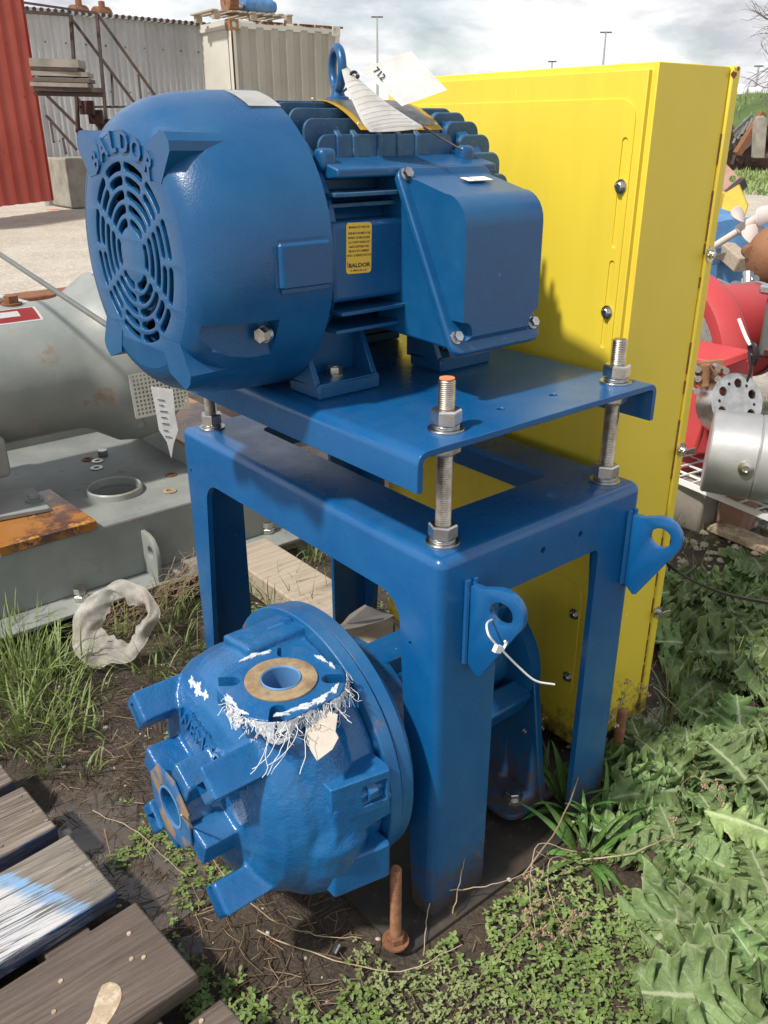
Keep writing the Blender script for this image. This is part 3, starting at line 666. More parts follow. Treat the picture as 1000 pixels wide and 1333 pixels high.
# cuts
bm = remesh(bm, .0042, 5)
cuts = NB()
cyl(cuts, (-.5, PY, PZ), (-.30, PY, PZ), .037, seg=40)
for a in (45, 135, 225, 315):
    c0 = pa(radians(a), .188, -.41); box(cuts, (-.43, c0.y-.016, c0.z-.009), (-.395, c0.y+.030, c0.z+.009), Matrix.Rotation(radians(a), 3, 'X').inverted(), c0)
c0 = pa(radians(45), .186, -.34); q1 = NB(); box(q1, (-.392, c0.y-.020, c0.z-.06), (-.335, c0.y+.020, c0.z+.06), Matrix.Rotation(radians(48), 3, 'X').inverted(), c0)
q2 = NB(); box(q2, (-.362+.03, c0.y-.0, c0.z-.1), (-.29, c0.y+.02, c0.z+.1)); q2.free()
c0 = pa(radians(20), .075, -.37); q3 = NB(); box(q3, (-.43, c0.y-.06, c0.z-.018), (-.365, c0.y+.016, c0.z+.022), Matrix.Rotation(radians(25), 3, 'X').inverted(), c0)
dis = NB(); dq_ = onz(366, 884, .622); cyl(dis, (dq_.x, dq_.y, .50), (dq_.x, dq_.y, .70), .040, seg=32)
bm = boolean(bm, [cuts]); bm = boolean(bm, [q1]); bm = boolean(bm, [q3]); bm = boolean(bm, [dis])
casing = obj('casing', bm, 'pump', pump, ang=60)
b = NB(); lathe(b, [(-.4165, .038), (-.4185, .038), (-.4185, .043), (-.4165, .043)], (0, PY, PZ), (1, 0, 0), 40, close=True); lathe(b, [(-.417, .0385), (-.34, .0375)], (0, PY, PZ), (1, 0, 0), 40); obj('suction_rim', b, 'grey' if False else 'brightblue', casing)
octp = [(PY+.082*cos(t)*1.0+.0, PZ+.085*sin(t)) for t in [radians(22+45*k) for k in range(8)]]
b = flat2d([[(-y, z) for y, z in octp], [(-y, z) for y, z in circ(PY, PZ, .044, 32)]], .004, frame((-.416, 0, 0), (0, -1, 0), (0, 0, 1)), .001, 1); obj('suction_face', b, 'sucface', casing)
# discharge flange
DZ = .622; DX, DY = onz(366, 884, DZ).xy
o_ = []
for k in range(96):
    a = 2*pi*k/96; r = .113
    sq = min(.100/max(abs(cos(a)), 1e-3), .100/max(abs(sin(a)), 1e-3)); o_.append((DX+min(r, sq*1.0)*cos(a), DY+min(r, sq)*sin(a)))
slots_ = []
for a in (45, 135, 225, 315):
    aa = radians(a+8); slots_.append(slot(DX+.084*cos(aa), DY+.084*sin(aa), DX+.15*cos(aa), DY+.15*sin(aa), .0135))
fl = flat2d([o_], .032, Matrix.Translation((0, 0, DZ-.018)), .003, 2)
sc_ = NB()
for s in slots_: prism(sc_, [(x, y, DZ-.06) for x, y in s], (0, 0, .08))
cyl(sc_, (DX, DY, DZ-.06), (DX, DY, DZ+.02), .036, seg=36)
fl = boolean(fl, [sc_])
flange = obj('discharge_flange', fl, 'pump', pump, bevel=.003, seg=2)
b = flat2d([circ(DX, DY, .064, 48), circ(DX, DY, .0365, 40)], .004, Matrix.Translation((0, 0, DZ)), .0008, 1); obj('raised_face', b, 'gasket', flange)
b = NB(); lathe(b, [(-.10, .0362), (.0015, .0362), (.004, .0345), (.0015, .0325), (-.10, .0325)], (DX, DY, DZ+.001), (0, 0, 1), 40); lathe(b, [(-.075, 0), (-.075, .034)], (DX, DY, DZ), (0, 0, 1), 24); obj('bore_lining', b, 'brightblue', flange)
# cover ring(s)
for nm, x0, x1, R, mt in (('cover_ring', -.110, -.082, .276, 'ring'), ('adapter_ring', -.079, -.050, .270, 'ring')):
    b = NB(); lathe(b, [(x0, 0), (x0, R-.002), (x0+.002, R), (x1-.002, R), (x1, R-.002), (x1, 0)], (0, PY+.010, PZ+.0), (1, 0, 0), 96)
    ro = obj(nm, b, mt, pump)
for a in (100, 62, 8, -30, -68, 160, 215, 275):
    p = pa(radians(a), .254, 0); b = NB(); x = -.112
    hexa(b, (x-.016, p.y, p.z), (x, p.y, p.z), .0165, .3); lathe(b, [(-.052, 0), (-.052, .008)]+[(-.05+.0036*i+(.0018 if j else 0), .0095 if j else .0082) for i in range(10) for j in (0, 1)], (x, p.y, p.z), (1, 0, 0), 14); obj('stud_nut', b, 'pump', pump, ang=30)
# the side housing blocks facing -Y (clamp with slot and nut)
for zc_, h in ((.435, .040), (.262, .040)):
    b = NB(); P = [(-.235, .05), (-.235, .008), (-.125, -.016), (-.118, -.008), (-.118, .05)]
    prism(b, [(x, y, zc_-h) for x, y in P], (0, 0, 2*h)); 
    if zc_ > .4:
        c_ = NB(); box(c_, (-.175, -.06, zc_-.022), (-.130, .0, zc_+.022)); b = boolean(b, [c_])
    obj('clamp_block', b, 'pump', pump, bevel=.007, seg=3)
b = NB(); hexa(b, (-.165, .004, .435), (-.147, .004, .435), .0175, .2); cyl(b, (-.18, .004, .435), (-.125, .004, .435), .0095); obj('nut', b, 'pump', pump, ang=25)
# raised casting letters follow the domed front
from mathutils.bvhtree import BVHTree
cbm = NB(); cbm.from_mesh(casing.data); cbm.transform(Matrix.Translation(wloc(pump))); bvh = BVHTree.FromBMesh(cbm)
def hit(x, y):
    d = ray(x, y).normalized(); h = bvh.ray_cast(CAM, d); return h[0], h[1]
def conform(bm_, M, lift):
    n = (M.to_3x3() @ V((0, 0, 1))).normalized(); Mi = M.inverted()
    for v in bm_.verts:
        l = Mi @ v.co; base = M @ V((l.x, l.y, 0)); h = bvh.ray_cast(base+n*.03, -n)
        if h[0] is not None and (h[0]-base).length < .05: v.co = h[0]+n*(lift if l.z > 0 else -.004)
    return bm_
hp_, hn_ = hit(262, 958)
if hn_.dot(CAM-hp_) < 0: hn_ = -hn_
e1 = (hit(284, 980)[0]-hit(244, 930)[0]).normalized(); e2 = hit(277, 943)[0]-hit(256, 966)[0]; e2 = (e2-e1*e2.dot(e1)).normalized()
Mt = frame(hp_, e1, e2)
tb = NB(); text(tb, 'WEMCO', .046, Mt @ Matrix.Translation((0, -.010, -.0085)), .012, .0006, sx=.92); text(tb, 'HIDROSTAL', .014, Mt @ Matrix.Translation((.0, .022, -.0095)), .012, .0003)
obj('raised_lettering', tb, 'pump', casing, ang=40)
# white residue patches on casing and flange
def blob(name, c, e1, e2, n, a, b_, mat, parent, seed, th=.0016, lob=.35):
    rnd = random.Random(seed); ph = [rnd.uniform(0, 6) for _ in range(6)]; o = []
    for k in range(40):
        t = 2*pi*k/40; r = 1+lob*(.5*sin(3*t+ph[0])+.35*sin(7*t+ph[1])+.3*sin(13*t+ph[2])); o.append((a*r*cos(t), b_*r*sin(t)))
    return obj(name, flat2d([o], th, frame(c, e1, e2), .0004, 1), mat, parent)
for k, (x, y, ra, rb_) in enumerate(((250, 888, .012, .007), (258, 897, .018, .009), (268, 905, .009, .006))):
    h1, h2 = hit(x, y); h2 = h2 if h2.dot(CAM-h1) > 0 else -h2; e1 = (onX(270, 912, h1.x)-onX(245, 880, h1.x)); e1 = (e1-h2*e1.dot(h2)).normalized(); Mq = frame(h1, e1, h2.cross(e1)); o_p = []
    rn = random.Random(k); ph = [rn.uniform(0, 6) for _ in range(3)]
    for j in range(44): t = 2*pi*j/44; r = 1+.3*sin(4*t+ph[0])+.22*sin(9*t+ph[1])+.15*sin(17*t+ph[2]); o_p.append((ra*r*cos(t), rb_*r*sin(t)))
    bq = flat2d([o_p], .002, Mq); conform(bq, Mq, .0012); obj('white_residue', bq, 'whitepaint', casing)
for (x, y, r, s, w) in ((326, 855, .018, 4, .005), (344, 850, .014, 14, .004), (418, 857, .014, 5, .004), (432, 866, .010, 15, .003), (392, 921, .024, 6, .006), (418, 910, .018, 16, .007), (300, 912, .018, 7, .005), (312, 926, .014, 17, .005), (436, 897, .014, 8, .005), (366, 930, .012, 18, .004)):
    q = onz(x, y, DZ-.001); dr = V((q.x-DX, q.y-DY, 0)).normalized(); blob('white_residue', q, V((-dr.y, dr.x, 0)), dr, None, r, w, 'whitepaint', flange, s, .0024, .5)
# frayed white mesh tape hanging round the flange
rnd = random.Random(11)
tape = thing('frayed_tape', 'frayed white mesh tape remnant clinging round the rim of the discharge flange', 'tape', (DX, DY, DZ-.03))
def rim(a): return V((DX+.119*cos(a), DY+.119*sin(a), 0))
b = NB(); n = 60; rows = []
for i in range(n+1):
    a = radians(172+i*(332-172)/n); sqr = min(.115, .1025/max(abs(cos(a)), abs(sin(a)))); p = V((DX+sqr*cos(a), DY+sqr*sin(a), 0)); row = []
    for j in range(5): row.append(b.verts.new(p*1+V((rnd.uniform(-.0015, .0015), rnd.uniform(-.0015, .0015), DZ-.003-.0085*j*(.8+.5*sin(i*.35)+.2*rnd.random())))))
    rows.append(row)
for A, B in zip(rows, rows[1:]):
    for j in range(4):
        if rnd.random() < .80: b.faces.new((A[j], A[j+1], B[j+1], B[j]))
obj('mesh_band', b, 'whitepaint', tape)
b = NB()
for i in range(230):
    a = radians(rnd.uniform(168, 335)); sqr = min(.115, .1025/max(abs(cos(a)), abs(sin(a)))); p = V((DX+sqr*cos(a), DY+sqr*sin(a), DZ-rnd.uniform(0, .03))); o_2 = V((cos(a), sin(a), 0)); q = p.copy(); pts = [p]
    dens = 1 if 235 < math.degrees(a) < 320 else .55; ln = rnd.choice((.008, .012, .018, .026, .04))*dens; dv = (o_2*rnd.uniform(.0, .35)+V((rnd.gauss(0, .35), rnd.gauss(0, .35), -rnd.uniform(.2, 1)))).normalized()
    for k in range(5): q = q+dv*ln/5; dv = (dv+V((rnd.gauss(0, .6), rnd.gauss(0, .6), rnd.gauss(-.2, .3)))).normalized(); pts.append(q)
    sweep(b, pts, rnd.uniform(.0003, .0007), 4, False)
for i in range(7):
    a = radians(rnd.uniform(215, 265)); p = V((DX+.121*cos(a), DY+.121*sin(a), DZ-.02)); pts = [p]; q = p.copy(); dv = V((-.4+rnd.gauss(0, .1), -.25, -.8)).normalized()
    for k in range(8): q = q+dv*.0095; dv = (dv+V((rnd.gauss(0, .22)-.08, rnd.gauss(0, .22), -.05))).normalized(); pts.append(q)
    sweep(b, pts, .0006, 4, False)
obj('loose_threads', b, 'white', tape, kind='stuff')
a = radians(318); p = V((DX+.122*cos(a), DY+.122*sin(a), DZ-.025))
pts = [p+V((-.03, -.02, .0)), p+V((.012, .01, .004)), p+V((.010, -.004, -.028)), p+V((.004, -.012, -.058)), p+V((-.012, -.02, -.062)), p+V((-.026, -.026, -.040))]
b = NB(); prism(b, [onz(426, 925, .60), onz(440, 930, .60), onz(437, 952, .575), onz(441, 960, .57), onz(433, 975, .56), onz(413, 990, .545), onz(404, 975, .56), onz(398, 950, .585)], (-.0012, -.001, .0004)); obj('torn_paper', b, 'dirtcard', tape)
# bearing frame behind the ring
b = NB(); lathe(b, [(-.052, .10), (-.052, .235), (-.03, .235), (-.02, .19), (.03, .165), (.05, .16), (.05, .10)], (0, PY, PZ), (1, 0, 0), 48, close=True); obj('adapter_neck', b, 'pump', pump)
for a, hh in ((78, .034), (-25, .030), (205, .03), (-90, .03)):
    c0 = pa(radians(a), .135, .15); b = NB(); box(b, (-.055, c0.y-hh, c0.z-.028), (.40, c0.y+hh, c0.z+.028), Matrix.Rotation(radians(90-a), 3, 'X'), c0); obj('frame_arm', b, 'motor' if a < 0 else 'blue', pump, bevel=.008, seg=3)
b = NB(); lathe(b, [(-.05, 0), (-.05, .075), (.03, .075), (.04, .05), (.05, .04), (.05, 0)], (0, PY, PZ), (1, 0, 0), 32); obj('seal_cover', b, 'black', pump)
b = NB(); lathe(b, [(.03, 0), (.03, .038), (.06, .038), (.065, .030), (.12, .030), (.12, .024), (.40, .024), (.40, 0)], (0, PY, PZ), (1, 0, 0), 32); obj('shaft', b, 'orangerust', pump)
b = NB(); lathe(b, [(.385, 0), (.385, .13), (.395, .152), (.425, .155), (.43, .15), (.43, 0)], (0, PY-.0, PZ+.0), (1, 0, 0), 64)
lathe(b, [(.16, 0), (.16, .07), (.20, .085), (.39, .09), (.39, 0)], (0, PY, PZ), (1, 0, 0), 40); obj('bearing_housing', b, 'motor', pump)
b = NB(); P = [(PY-.152, PZ+.0), (PY-.192, .10), (PY-.205, .045), (PY-.205, .028), (PY+.205, .028), (PY+.205, .045), (PY+.192, .10), (PY+.152, PZ)]
prism(b, [(.405, y, z) for y, z in P], (.02, 0, 0)); obj('support_bracket', b, 'motor', pump, bevel=.003)
b = flat2d([[(x, y) for x, y in rrect(.30, PY-.205, .50, PY+.205, .04)]], .014, Matrix.Translation((0, 0, .034)), .002, 2); fp = obj('bracket_foot', b, 'motor', pump)
for x, y in ((.36, PY-.155), (.455, PY-.145), (.36, PY+.15)):
    b = NB(); washer(b, x, y, .0412, .021, .003, .002); nutm(b, x, y, .044, .016, .0175, .5); obj('bolt', b, 'zinc', fp, ang=25)
b = NB(); p = onX(425, 832, .02)
# torn card and black tie on the arm
b = NB(); prism(b, [onz(430, 822, .53), onz(445, 812, .54), onz(455, 800, .56), onz(475, 787, .585), onz(498, 797, .575), onz(513, 800, .56), onz(500, 806, .545), onz(470, 815, .53)], (.002, 0, -.002)); o = obj('torn_card', b, 'dirtcard'); tag(o, 'torn piece of tan card lying on the pump arm behind the blue leg', 'card')
b = NB(); c0 = pa(radians(78), .135, .13); R_ = .05
sweep(b, [c0+V((0, .046*sx, .040*sz)) for sx, sz in ((-.9, -1), (-1, .9), (.9, 1), (1, -.9))]+[c0+V((0, -.041, -.040))], .0022, 6); o = obj('black_cable_tie', b, 'black'); tag(o, 'black cable tie wrapped round the blue pump arm', 'cable tie')
# base plate and anchor rods
b = flat2d([rrect(-.10, -.035, .63, 1.0, .03)], .016, Matrix.Translation((0, 0, -.003)), .002, 1)
MT['mudplate'] = material('muddy_base_plate', (.028, .027, .027), .5, c2=(.06, .048, .035), vs=6, c3=(.11, .085, .06), ss=30, sr=(.6, .68), bump=.3, bs=60, rvar=.25)
tag(obj('base_plate', b, 'mudplate'), 'dark mud covered steel base plate lying on the ground under the stand and pump', 'plate')
MT['rustrod'] = material('rusty_thread', (.30, .145, .075), .8, c2=(.19, .08, .04), vs=40, bump=.3, bs=200)
for p, h, r, lab in ((onz(515, 1225, .022), .195, .0115, 'rusty threaded anchor bolt standing up in front of the pump and nearest stand leg'), (V((.702, .058, 0)), .16, .0125, 'rusty anchor bolt beside the right leg of the stand among weeds')):
    t = thing('anchor_bolt', lab, 'anchor bolt', p); b = NB(); thread(b, p.x, p.y, p.z, p.z+h, r, .0042, 18); obj('rod', b, 'rustrod', t, ang=60)
    b = NB(); washer(b, p.x, p.y, p.z, .027, .004, .005); nutm(b, p.x, p.y, p.z+.004, .016, .019, .7); obj('nut', b, 'rust', t, ang=25)
# zip tie through the nearest lug
b = NB(); h0 = V((.108, -.062, .735)); 
pts = [onY(638, 795, -.052), onY(634, 808, -.07), onY(636, 822, -.085), onY(641, 832, -.09), onY(651, 842, -.092), onY(658, 849, -.09), onY(652, 838, -.06)]
sweep(b, smooth_path([onY(642, 806, -.048), onY(634, 812, -.072), onY(636, 826, -.088), onY(645, 838, -.092), onY(654, 847, -.092), onY(675, 868, -.10), onY(697, 886, -.112), onY(722, 891, -.125)], 6), .0020, 6)
box(b, onY(648, 845, -.096)-V((.008, .004, .006)), onY(648, 845, -.096)+V((.008, .004, .007)), Matrix.Rotation(.5, 3, 'Y')); q = onY(655, 846, -.096); sweep(b, [q, q+V((.008, 0, .012)), q+V((.003, 0, .016))], .0025, 5)
tag(obj('white_cable_tie', b, 'white', ang=50), 'white plastic cable tie looped through the lifting lug of the nearest leg', 'cable tie')
# black wire from right lug
pts = [onY(852, 712, -.035), onY(868, 733, -.06), onY(893, 751, -.12), onY(930, 768, -.2), onY(965, 778, -.28), onY(1030, 790, -.42), onY(1100, 800, -.60)]
b = NB(); sweep(b, smooth_path(pts, 6), .0034, 6); q = onY(872, 738, -.065); cyl(b, q-V((0, 0, .009)), q+V((0, 0, .009)), .003, seg=8); tag(obj('black_wire', b, 'black'), 'thin black wire running right from the lifting lug above the weeds', 'wire')
# ================================================================ GROUND
rng = np.random.default_rng(5)
def gh(x, y):
    r = math.hypot(x-.1, y-.4); a = 1 if r < 5 else max(0, 1-(r-5)/6)
    if a <= 0: return -.01
    h = .016*noise.noise((x*2.3, y*2.3, 3.1))+.009*noise.noise((x*8, y*8, 1.7))+.005*noise.noise((x*26, y*26, .3))+.0028*noise.noise((x*70, y*70, 9.))
    for (cx, cy, s, d) in PUD: h -= d*math.exp(-((x-cx)**2+(y-cy)**2)/s**2)
    # keep it low under the base plate
    dx = max(-.16-x, 0, x-.66); dy = max(-.08-y, 0, y-1.03); q = math.hypot(dx, dy); 
    if q < .05: h = min(h, -.006)*(1-q/.05)*1+h*(q/.05) if h > -.006 else h
    return h*a
def G_(px_, py_): p = onz(px_, py_); return (p.x, p.y)
PUD = [(*G_(870, 925), .10, .022), (*G_(905, 940), .12, .02), (*G_(990, 965), .08, .018), (*G_(135, 1075), .10, .018), (*G_(190, 1150), .09, .014), (*G_(110, 1040), .07, .012), (*G_(830, 960), .07, .014), (.75, .9, .25, .02), (.5, 1.35, .12, .02), (*G_(225, 1250), .07, .012)]
NG = 330; b_ = 9.2; a_ = .26
u = np.linspace(-1, 1, NG); ws = a_*np.sinh(b_*u)
vs = []; 
for yy in ws:
    for xx in ws:
        X_, Y_ = .15+xx, .45+yy; vs.append((X_, Y_, gh(X_, Y_)))
idx = np.arange(NG*NG).reshape(NG, NG); fs = np.stack([idx[:-1, :-1], idx[:-1, 1:], idx[1:, 1:], idx[1:, :-1]], -1).reshape(-1, 4)
me = bpy.data.meshes.new('ground'); me.from_pydata(vs, [], fs.tolist()); me.update()
def ground_mat():
    m = bpy.data.materials.new('ground_mud_and_gravel'); m.use_nodes = True; t = m.node_tree; n = t.nodes; l = t.links; b = n['Principled BSDF']
    g = n.new('ShaderNodeNewGeometry'); P = g.outputs['Position']
    def nz(s, d=8, r=.65, typ='ShaderNodeTexNoise'):
        q = n.new(typ); q.inputs['Scale'].default_value = s
        if typ == 'ShaderNodeTexNoise': q.inputs['Detail'].default_value = d; q.inputs['Roughness'].default_value = r
        l.new(P, q.inputs['Vector']); return q
    def ramp(src, pts):
        r = n.new('ShaderNodeValToRGB'); e = r.color_ramp.elements
        while len(e) < len(pts): e.new(.5)
        for k, (p, c) in enumerate(pts): e[k].position = p; e[k].color = (*c, 1)
        l.new(src, r.inputs[0]); return r.outputs[0]
    def mix(f, a, c): x = n.new('ShaderNodeMix'); x.data_type = 'RGBA'; l.new(f, x.inputs[0]); l.new(a, x.inputs[6]); l.new(c, x.inputs[7]); return x.outputs[2]
    near = ramp(nz(7).outputs[0], [(.32, (.020, .015, .011)), (.48, (.05, .036, .024)), (.6, (.085, .062, .040)), (.72, (.05, .05, .022))])
    near2 = ramp(nz(90, 4).outputs[0], [(.45, (.03, .022, .015)), (.62, (.09, .07, .05)), (.72, (.22, .18, .14))])
    x1 = n.new('ShaderNodeMix'); x1.data_type = 'RGBA'; x1.inputs[0].default_value = .45; l.new(near, x1.inputs[6]); l.new(near2, x1.inputs[7])
    vo = n.new('ShaderNodeTexVoronoi'); vo.inputs['Scale'].default_value = 26; l.new(P, vo.inputs['Vector'])
    sep = n.new('ShaderNodeSeparateColor'); l.new(vo.outputs['Color'], sep.inputs[0])
    stones = ramp(sep.outputs[0], [(0, (.30, .26, .20)), (.35, (.44, .39, .32)), (.7, (.56, .51, .44)), (1, (.68, .65, .60))])
    soil = ramp(nz(1.1).outputs[0], [(.3, (.36, .31, .24)), (.7, (.52, .47, .39))])
    fmp = n.new('ShaderNodeMapRange'); fmp.inputs[1].default_value = .2; fmp.inputs[2].default_value = .55; l.new(vo.outputs['Distance'], fmp.inputs[0])
    grav = mix(fmp.outputs[0], stones, soil)
    gr2 = mix(ramp(nz(.35).outputs[0], [(.52, (0, 0, 0)), (.62, (1, 1, 1))]), grav, ramp(nz(6).outputs[0], [(.3, (.12, .15, .05)), (.7, (.30, .28, .17))]))
    ln = n.new('ShaderNodeVectorMath'); ln.operation = 'DISTANCE'; l.new(P, ln.inputs[0]); ln.inputs[1].default_value = (.3, .6, 0)
    ad = n.new('ShaderNodeMath'); ad.operation = 'MULTIPLY_ADD'; nq = nz(.8); l.new(nq.outputs[0], ad.inputs[0]); ad.inputs[1].default_value = 3.0; l.new(ln.outputs['Value'], ad.inputs[2])
    mr = n.new('ShaderNodeMapRange'); mr.inputs[1].default_value = 5.0; mr.inputs[2].default_value = 6.2; l.new(ad.outputs[0], mr.inputs[0])
    # left yard is cleaner gravel: less grass
    col = mix(mr.outputs[0], x1.outputs[2], grav); l.new(col, b.inputs['Base Color'])
    w = nz(2.2, 3); rr = n.new('ShaderNodeMapRange'); rr.inputs[1].default_value = .42; rr.inputs[2].default_value = .6; rr.inputs[3].default_value = .35; rr.inputs[4].default_value = .9; l.new(w.outputs[0], rr.inputs[0])
    rm = n.new('ShaderNodeMath'); rm.operation = 'MAXIMUM'; l.new(rr.outputs[0], rm.inputs[0]); l.new(mr.outputs[0], rm.inputs[1]); l.new(rm.outputs[0], b.inputs['Roughness'])
    bp = n.new('ShaderNodeBump'); bp.inputs['Strength'].default_value = .8; bp.inputs['Distance'].default_value = .012; l.new(nz(60, 6).outputs[0], bp.inputs['Height'])
    bp2 = n.new('ShaderNodeBump'); bp2.inputs['Strength'].default_value = .7; bp2.inputs['Distance'].default_value = .02; bp2.invert = True; l.new(vo.outputs['Distance'], bp2.inputs['Height']); l.new(bp.outputs[0], bp2.inputs['Normal']); 
    l.new(bp.outputs[0], b.inputs['Normal'])
    return m
MT['ground'] = ground_mat(); o = bpy.data.objects.new('ground', me); fin(o, 'ground'); o['kind'] = 'structure'
MT['puddle'] = material('muddy_water', (.085, .070, .055), .04, spec=.6, bump=.03, bs=30)
b = NB()
for (cx, cy, s, d) in PUD[:7]+PUD[9:]:
    r = s*1.5; z = gh(cx, cy)+d*.62
    vs_ = [b.verts.new((cx+r*cos(2*pi*k/20), cy+r*sin(2*pi*k/20), z)) for k in range(20)]; b.faces.new(vs_)
obj('puddles', b, 'puddle', None, kind='structure')
# ================================================================ GREY PUMP SKID (left)
skid = thing('grey_pump_skid', 'long grey painted steel skid frame behind the stand, loose washers on its deck', 'skid frame', (-.2, 2.1, 0))
SZ = .30; SY = 1.645; SE = .80
b = NB(); box(b, (-1.6, SY, .09), (SE, SY+.012, SZ)); box(b, (-1.6, SY-.115, .075), (SE, SY+.10, .089)); obj('side_channel', b, 'grey', skid, bevel=.003)
b = flat2d([[(-1.6, SY+.001), (SE, SY+.001), (SE, 2.62), (-1.6, 2.62)], circ(.175, 1.905, .088, 40), rrect(-.9, 1.70, -.36, 1.93, .02)], .012, Matrix.Translation((0, 0, SZ-.004)), .001, 1); obj('deck', b, 'greydark', skid, bevel=0)
b = NB(); box(b, (-1.6, 2.60, .05), (.52, 2.625, SZ+.085)); obj('far_rail', b, 'grey', skid, bevel=.004)
b = NB(); lathe(b, [(-.10, .089), (.022, .089), (.027, .093), (.022, .098), (-.004, .100), (-.004, .089)], (.175, 1.905, SZ), (0, 0, 1), 48); obj('hole_collar', b, 'grey', skid)
b = NB(); cyl(b, (.175, 1.905, .05), (.175, 1.905, .07), .2); obj('sump_floor', b, 'dark', skid)
b = NB(); box(b, (.50, 1.95, SZ), (.56, 2.62, SZ+.085)); obj('cross_rail', b, 'grey', skid, bevel=.004)
b = NB(); box(b, (.495, 1.96, SZ+.087), (.80, 2.60, SZ+.099)); obj('machine_pad', b, 'rustwet', skid, bevel=.002)
b = NB(); prism(b, [(-1.6, SY-.012, SZ+.006), (-.085, SY-.012, SZ+.006), (.012, SY+.04, SZ+.006), (.012, SY+.30, SZ+.006), (-1.6, SY+.30, SZ+.006)][:4]+[(-.40, SY+.30, SZ+.006), (-.40, SY-.012, SZ+.006)], (0, 0, .030)) if False else prism(b, [(-.31, SY-.01, SZ+.004), (.0, SY-.01, SZ+.004), (-.02, SY+.36, SZ+.004), (-.9, SY+.36, SZ+.004), (-.9, SY+.24, SZ+.004), (-.33, SY+.20, SZ+.004)], (0, 0, .03)); obj('rusty_pad', b, 'rustwet', skid, bevel=.002)
b = NB(); P = [(1.98, .66), (1.99, .36), (1.975, .345), (1.80, .338)]
prism(b, [(-.30, 2.06, .80), (-.27, 2.06, .355), (-.26, 2.05, .338), (-.07, 2.02, .336), (-.07, 2.02, .350), (-.25, 2.055, .354), (-.262, 2.06, .365), (-.285, 2.06, .80)], (-.02, -.22, 0)); obj('motor_bracket', b, 'grey', skid, bevel=.003)
q = onz(45, 650, .352); b = NB(); washer(b, q.x, q.y, .352, .030, .004, .003); nutm(b, q.x, q.y, .356, .018, .020, .4); obj('bolt', b, 'grey', skid, ang=25)
# lug on the side
b = flat2d([[(0, 0), (-.10, -.0), (-.11, .09), (-.10, .125), (-.075, .150), (-.045, .158), (0, .158)], circ(-.062, .098, .022, 20)], .016, frame((.155, SY, .092), (0, 1, 0), (0, 0, 1)), .002, 1)
obj('lifting_lug', b, 'grey', skid)
for x, y, z in ((*onz(105, 775, .105).xy, .0895), (*onz(325, 580, .1).xy, .0895), (*onz(349, 690, .1).xy, .0895)):
    b = NB(); nutm(b, x, y, z, .020, .024, .3); cyl(b, (x, y, z+.02), (x, y, z+.028), .016); hexa(b, (x, y, z+.026), (x, y, z+.046), .021, .6); obj('bolt', b, 'zinc', skid, ang=25)
wl = [(127, 600, 'steel', 'clean bright washer lying furthest back among loose washers on the grey deck', .023), (126, 609, 'plate', 'pale grey washer lying next in front of the brightest washer on the skid deck', .024), (137, 625, 'dark', 'dark oily washer lying by itself above the deck hole', .020), (223, 618, 'rust', 'rusty brown washer near the leg of the stand on the grey deck', .021), (221, 639, 'gasket', 'tan rusty large washer lying right of the deck hole', .025), (114, 598, 'rust', 'rusty washer half hidden behind the bright washers', .022)]
for (x, y, mt, lb, r) in wl:
    q = onz(x, y, SZ+.004); b = NB(); washer(b, q.x, q.y, SZ+.0025, r, .004, r*.45); tag(obj('loose_washer', b, mt, None, bevel=.0006), lb, 'washer', 'loose washers on the grey deck')
q = onz(134, 592, SZ+.004); b = NB(); nutm(b, q.x, q.y, SZ+.003, .022, .022, .2); tag(obj('loose_nut', b, 'zinc', None, ang=25), 'loose hex nut standing on the grey deck behind the washers', 'nut')
# the grey machine on it
gm = thing('grey_gear_motor', 'big grey painted cylindrical machine with a flared housing lying on the grey skid', 'machine', (-.2, 2.2, .34))
c = onY(40, 482, 2.15); cx, cz = c.x, c.z; R0 = .232
def xa(px_, py_=480): return onY(px_, py_, 2.15).x
b = NB(); X1, X2, X3, X4 = xa(95), xa(135), xa(180), xa(200)
lathe(b, [(-1.5, 0), (-1.5, R0), (X1-.04, R0), (X1, R0+.006), (X1+.04, R0+.03), (X2, R0+.075), (X2+.07, R0+.085), (X3+.02, R0+.07), (X4+.02, R0+.02), (X4+.02, 0)], (0, 2.15, cz), (1, 0, 0), 72); obj('housing', b, 'grey', gm, ang=60)
b = NB(); prism(b, [(X1-.02, 1.93, cz-.02), (X2-.01, 1.90, cz-.05), (X2+.03, 1.885, cz-.22), (X2+.01, 1.96, cz-.24)], (.02, .10, 0)); obj('rib', b, 'grey', gm, bevel=.02, seg=4)
b = NB(); box(b, (-.9, 1.90, cz-.28), (-.16, 2.4, cz-.14)); obj('foot_block', b, 'grey', gm, bevel=.02, seg=3)
b = NB(); q = pd(37, 392, 3.02); hexa(b, (q.x, 2.15, cz+R0-.002), (q.x, 2.15, cz+R0+.03), .024, .5); cyl(b, (q.x, 2.15, cz+R0-.005), (q.x, 2.15, cz+R0+.006), .034); obj('plug', b, 'rust', gm, ang=25)
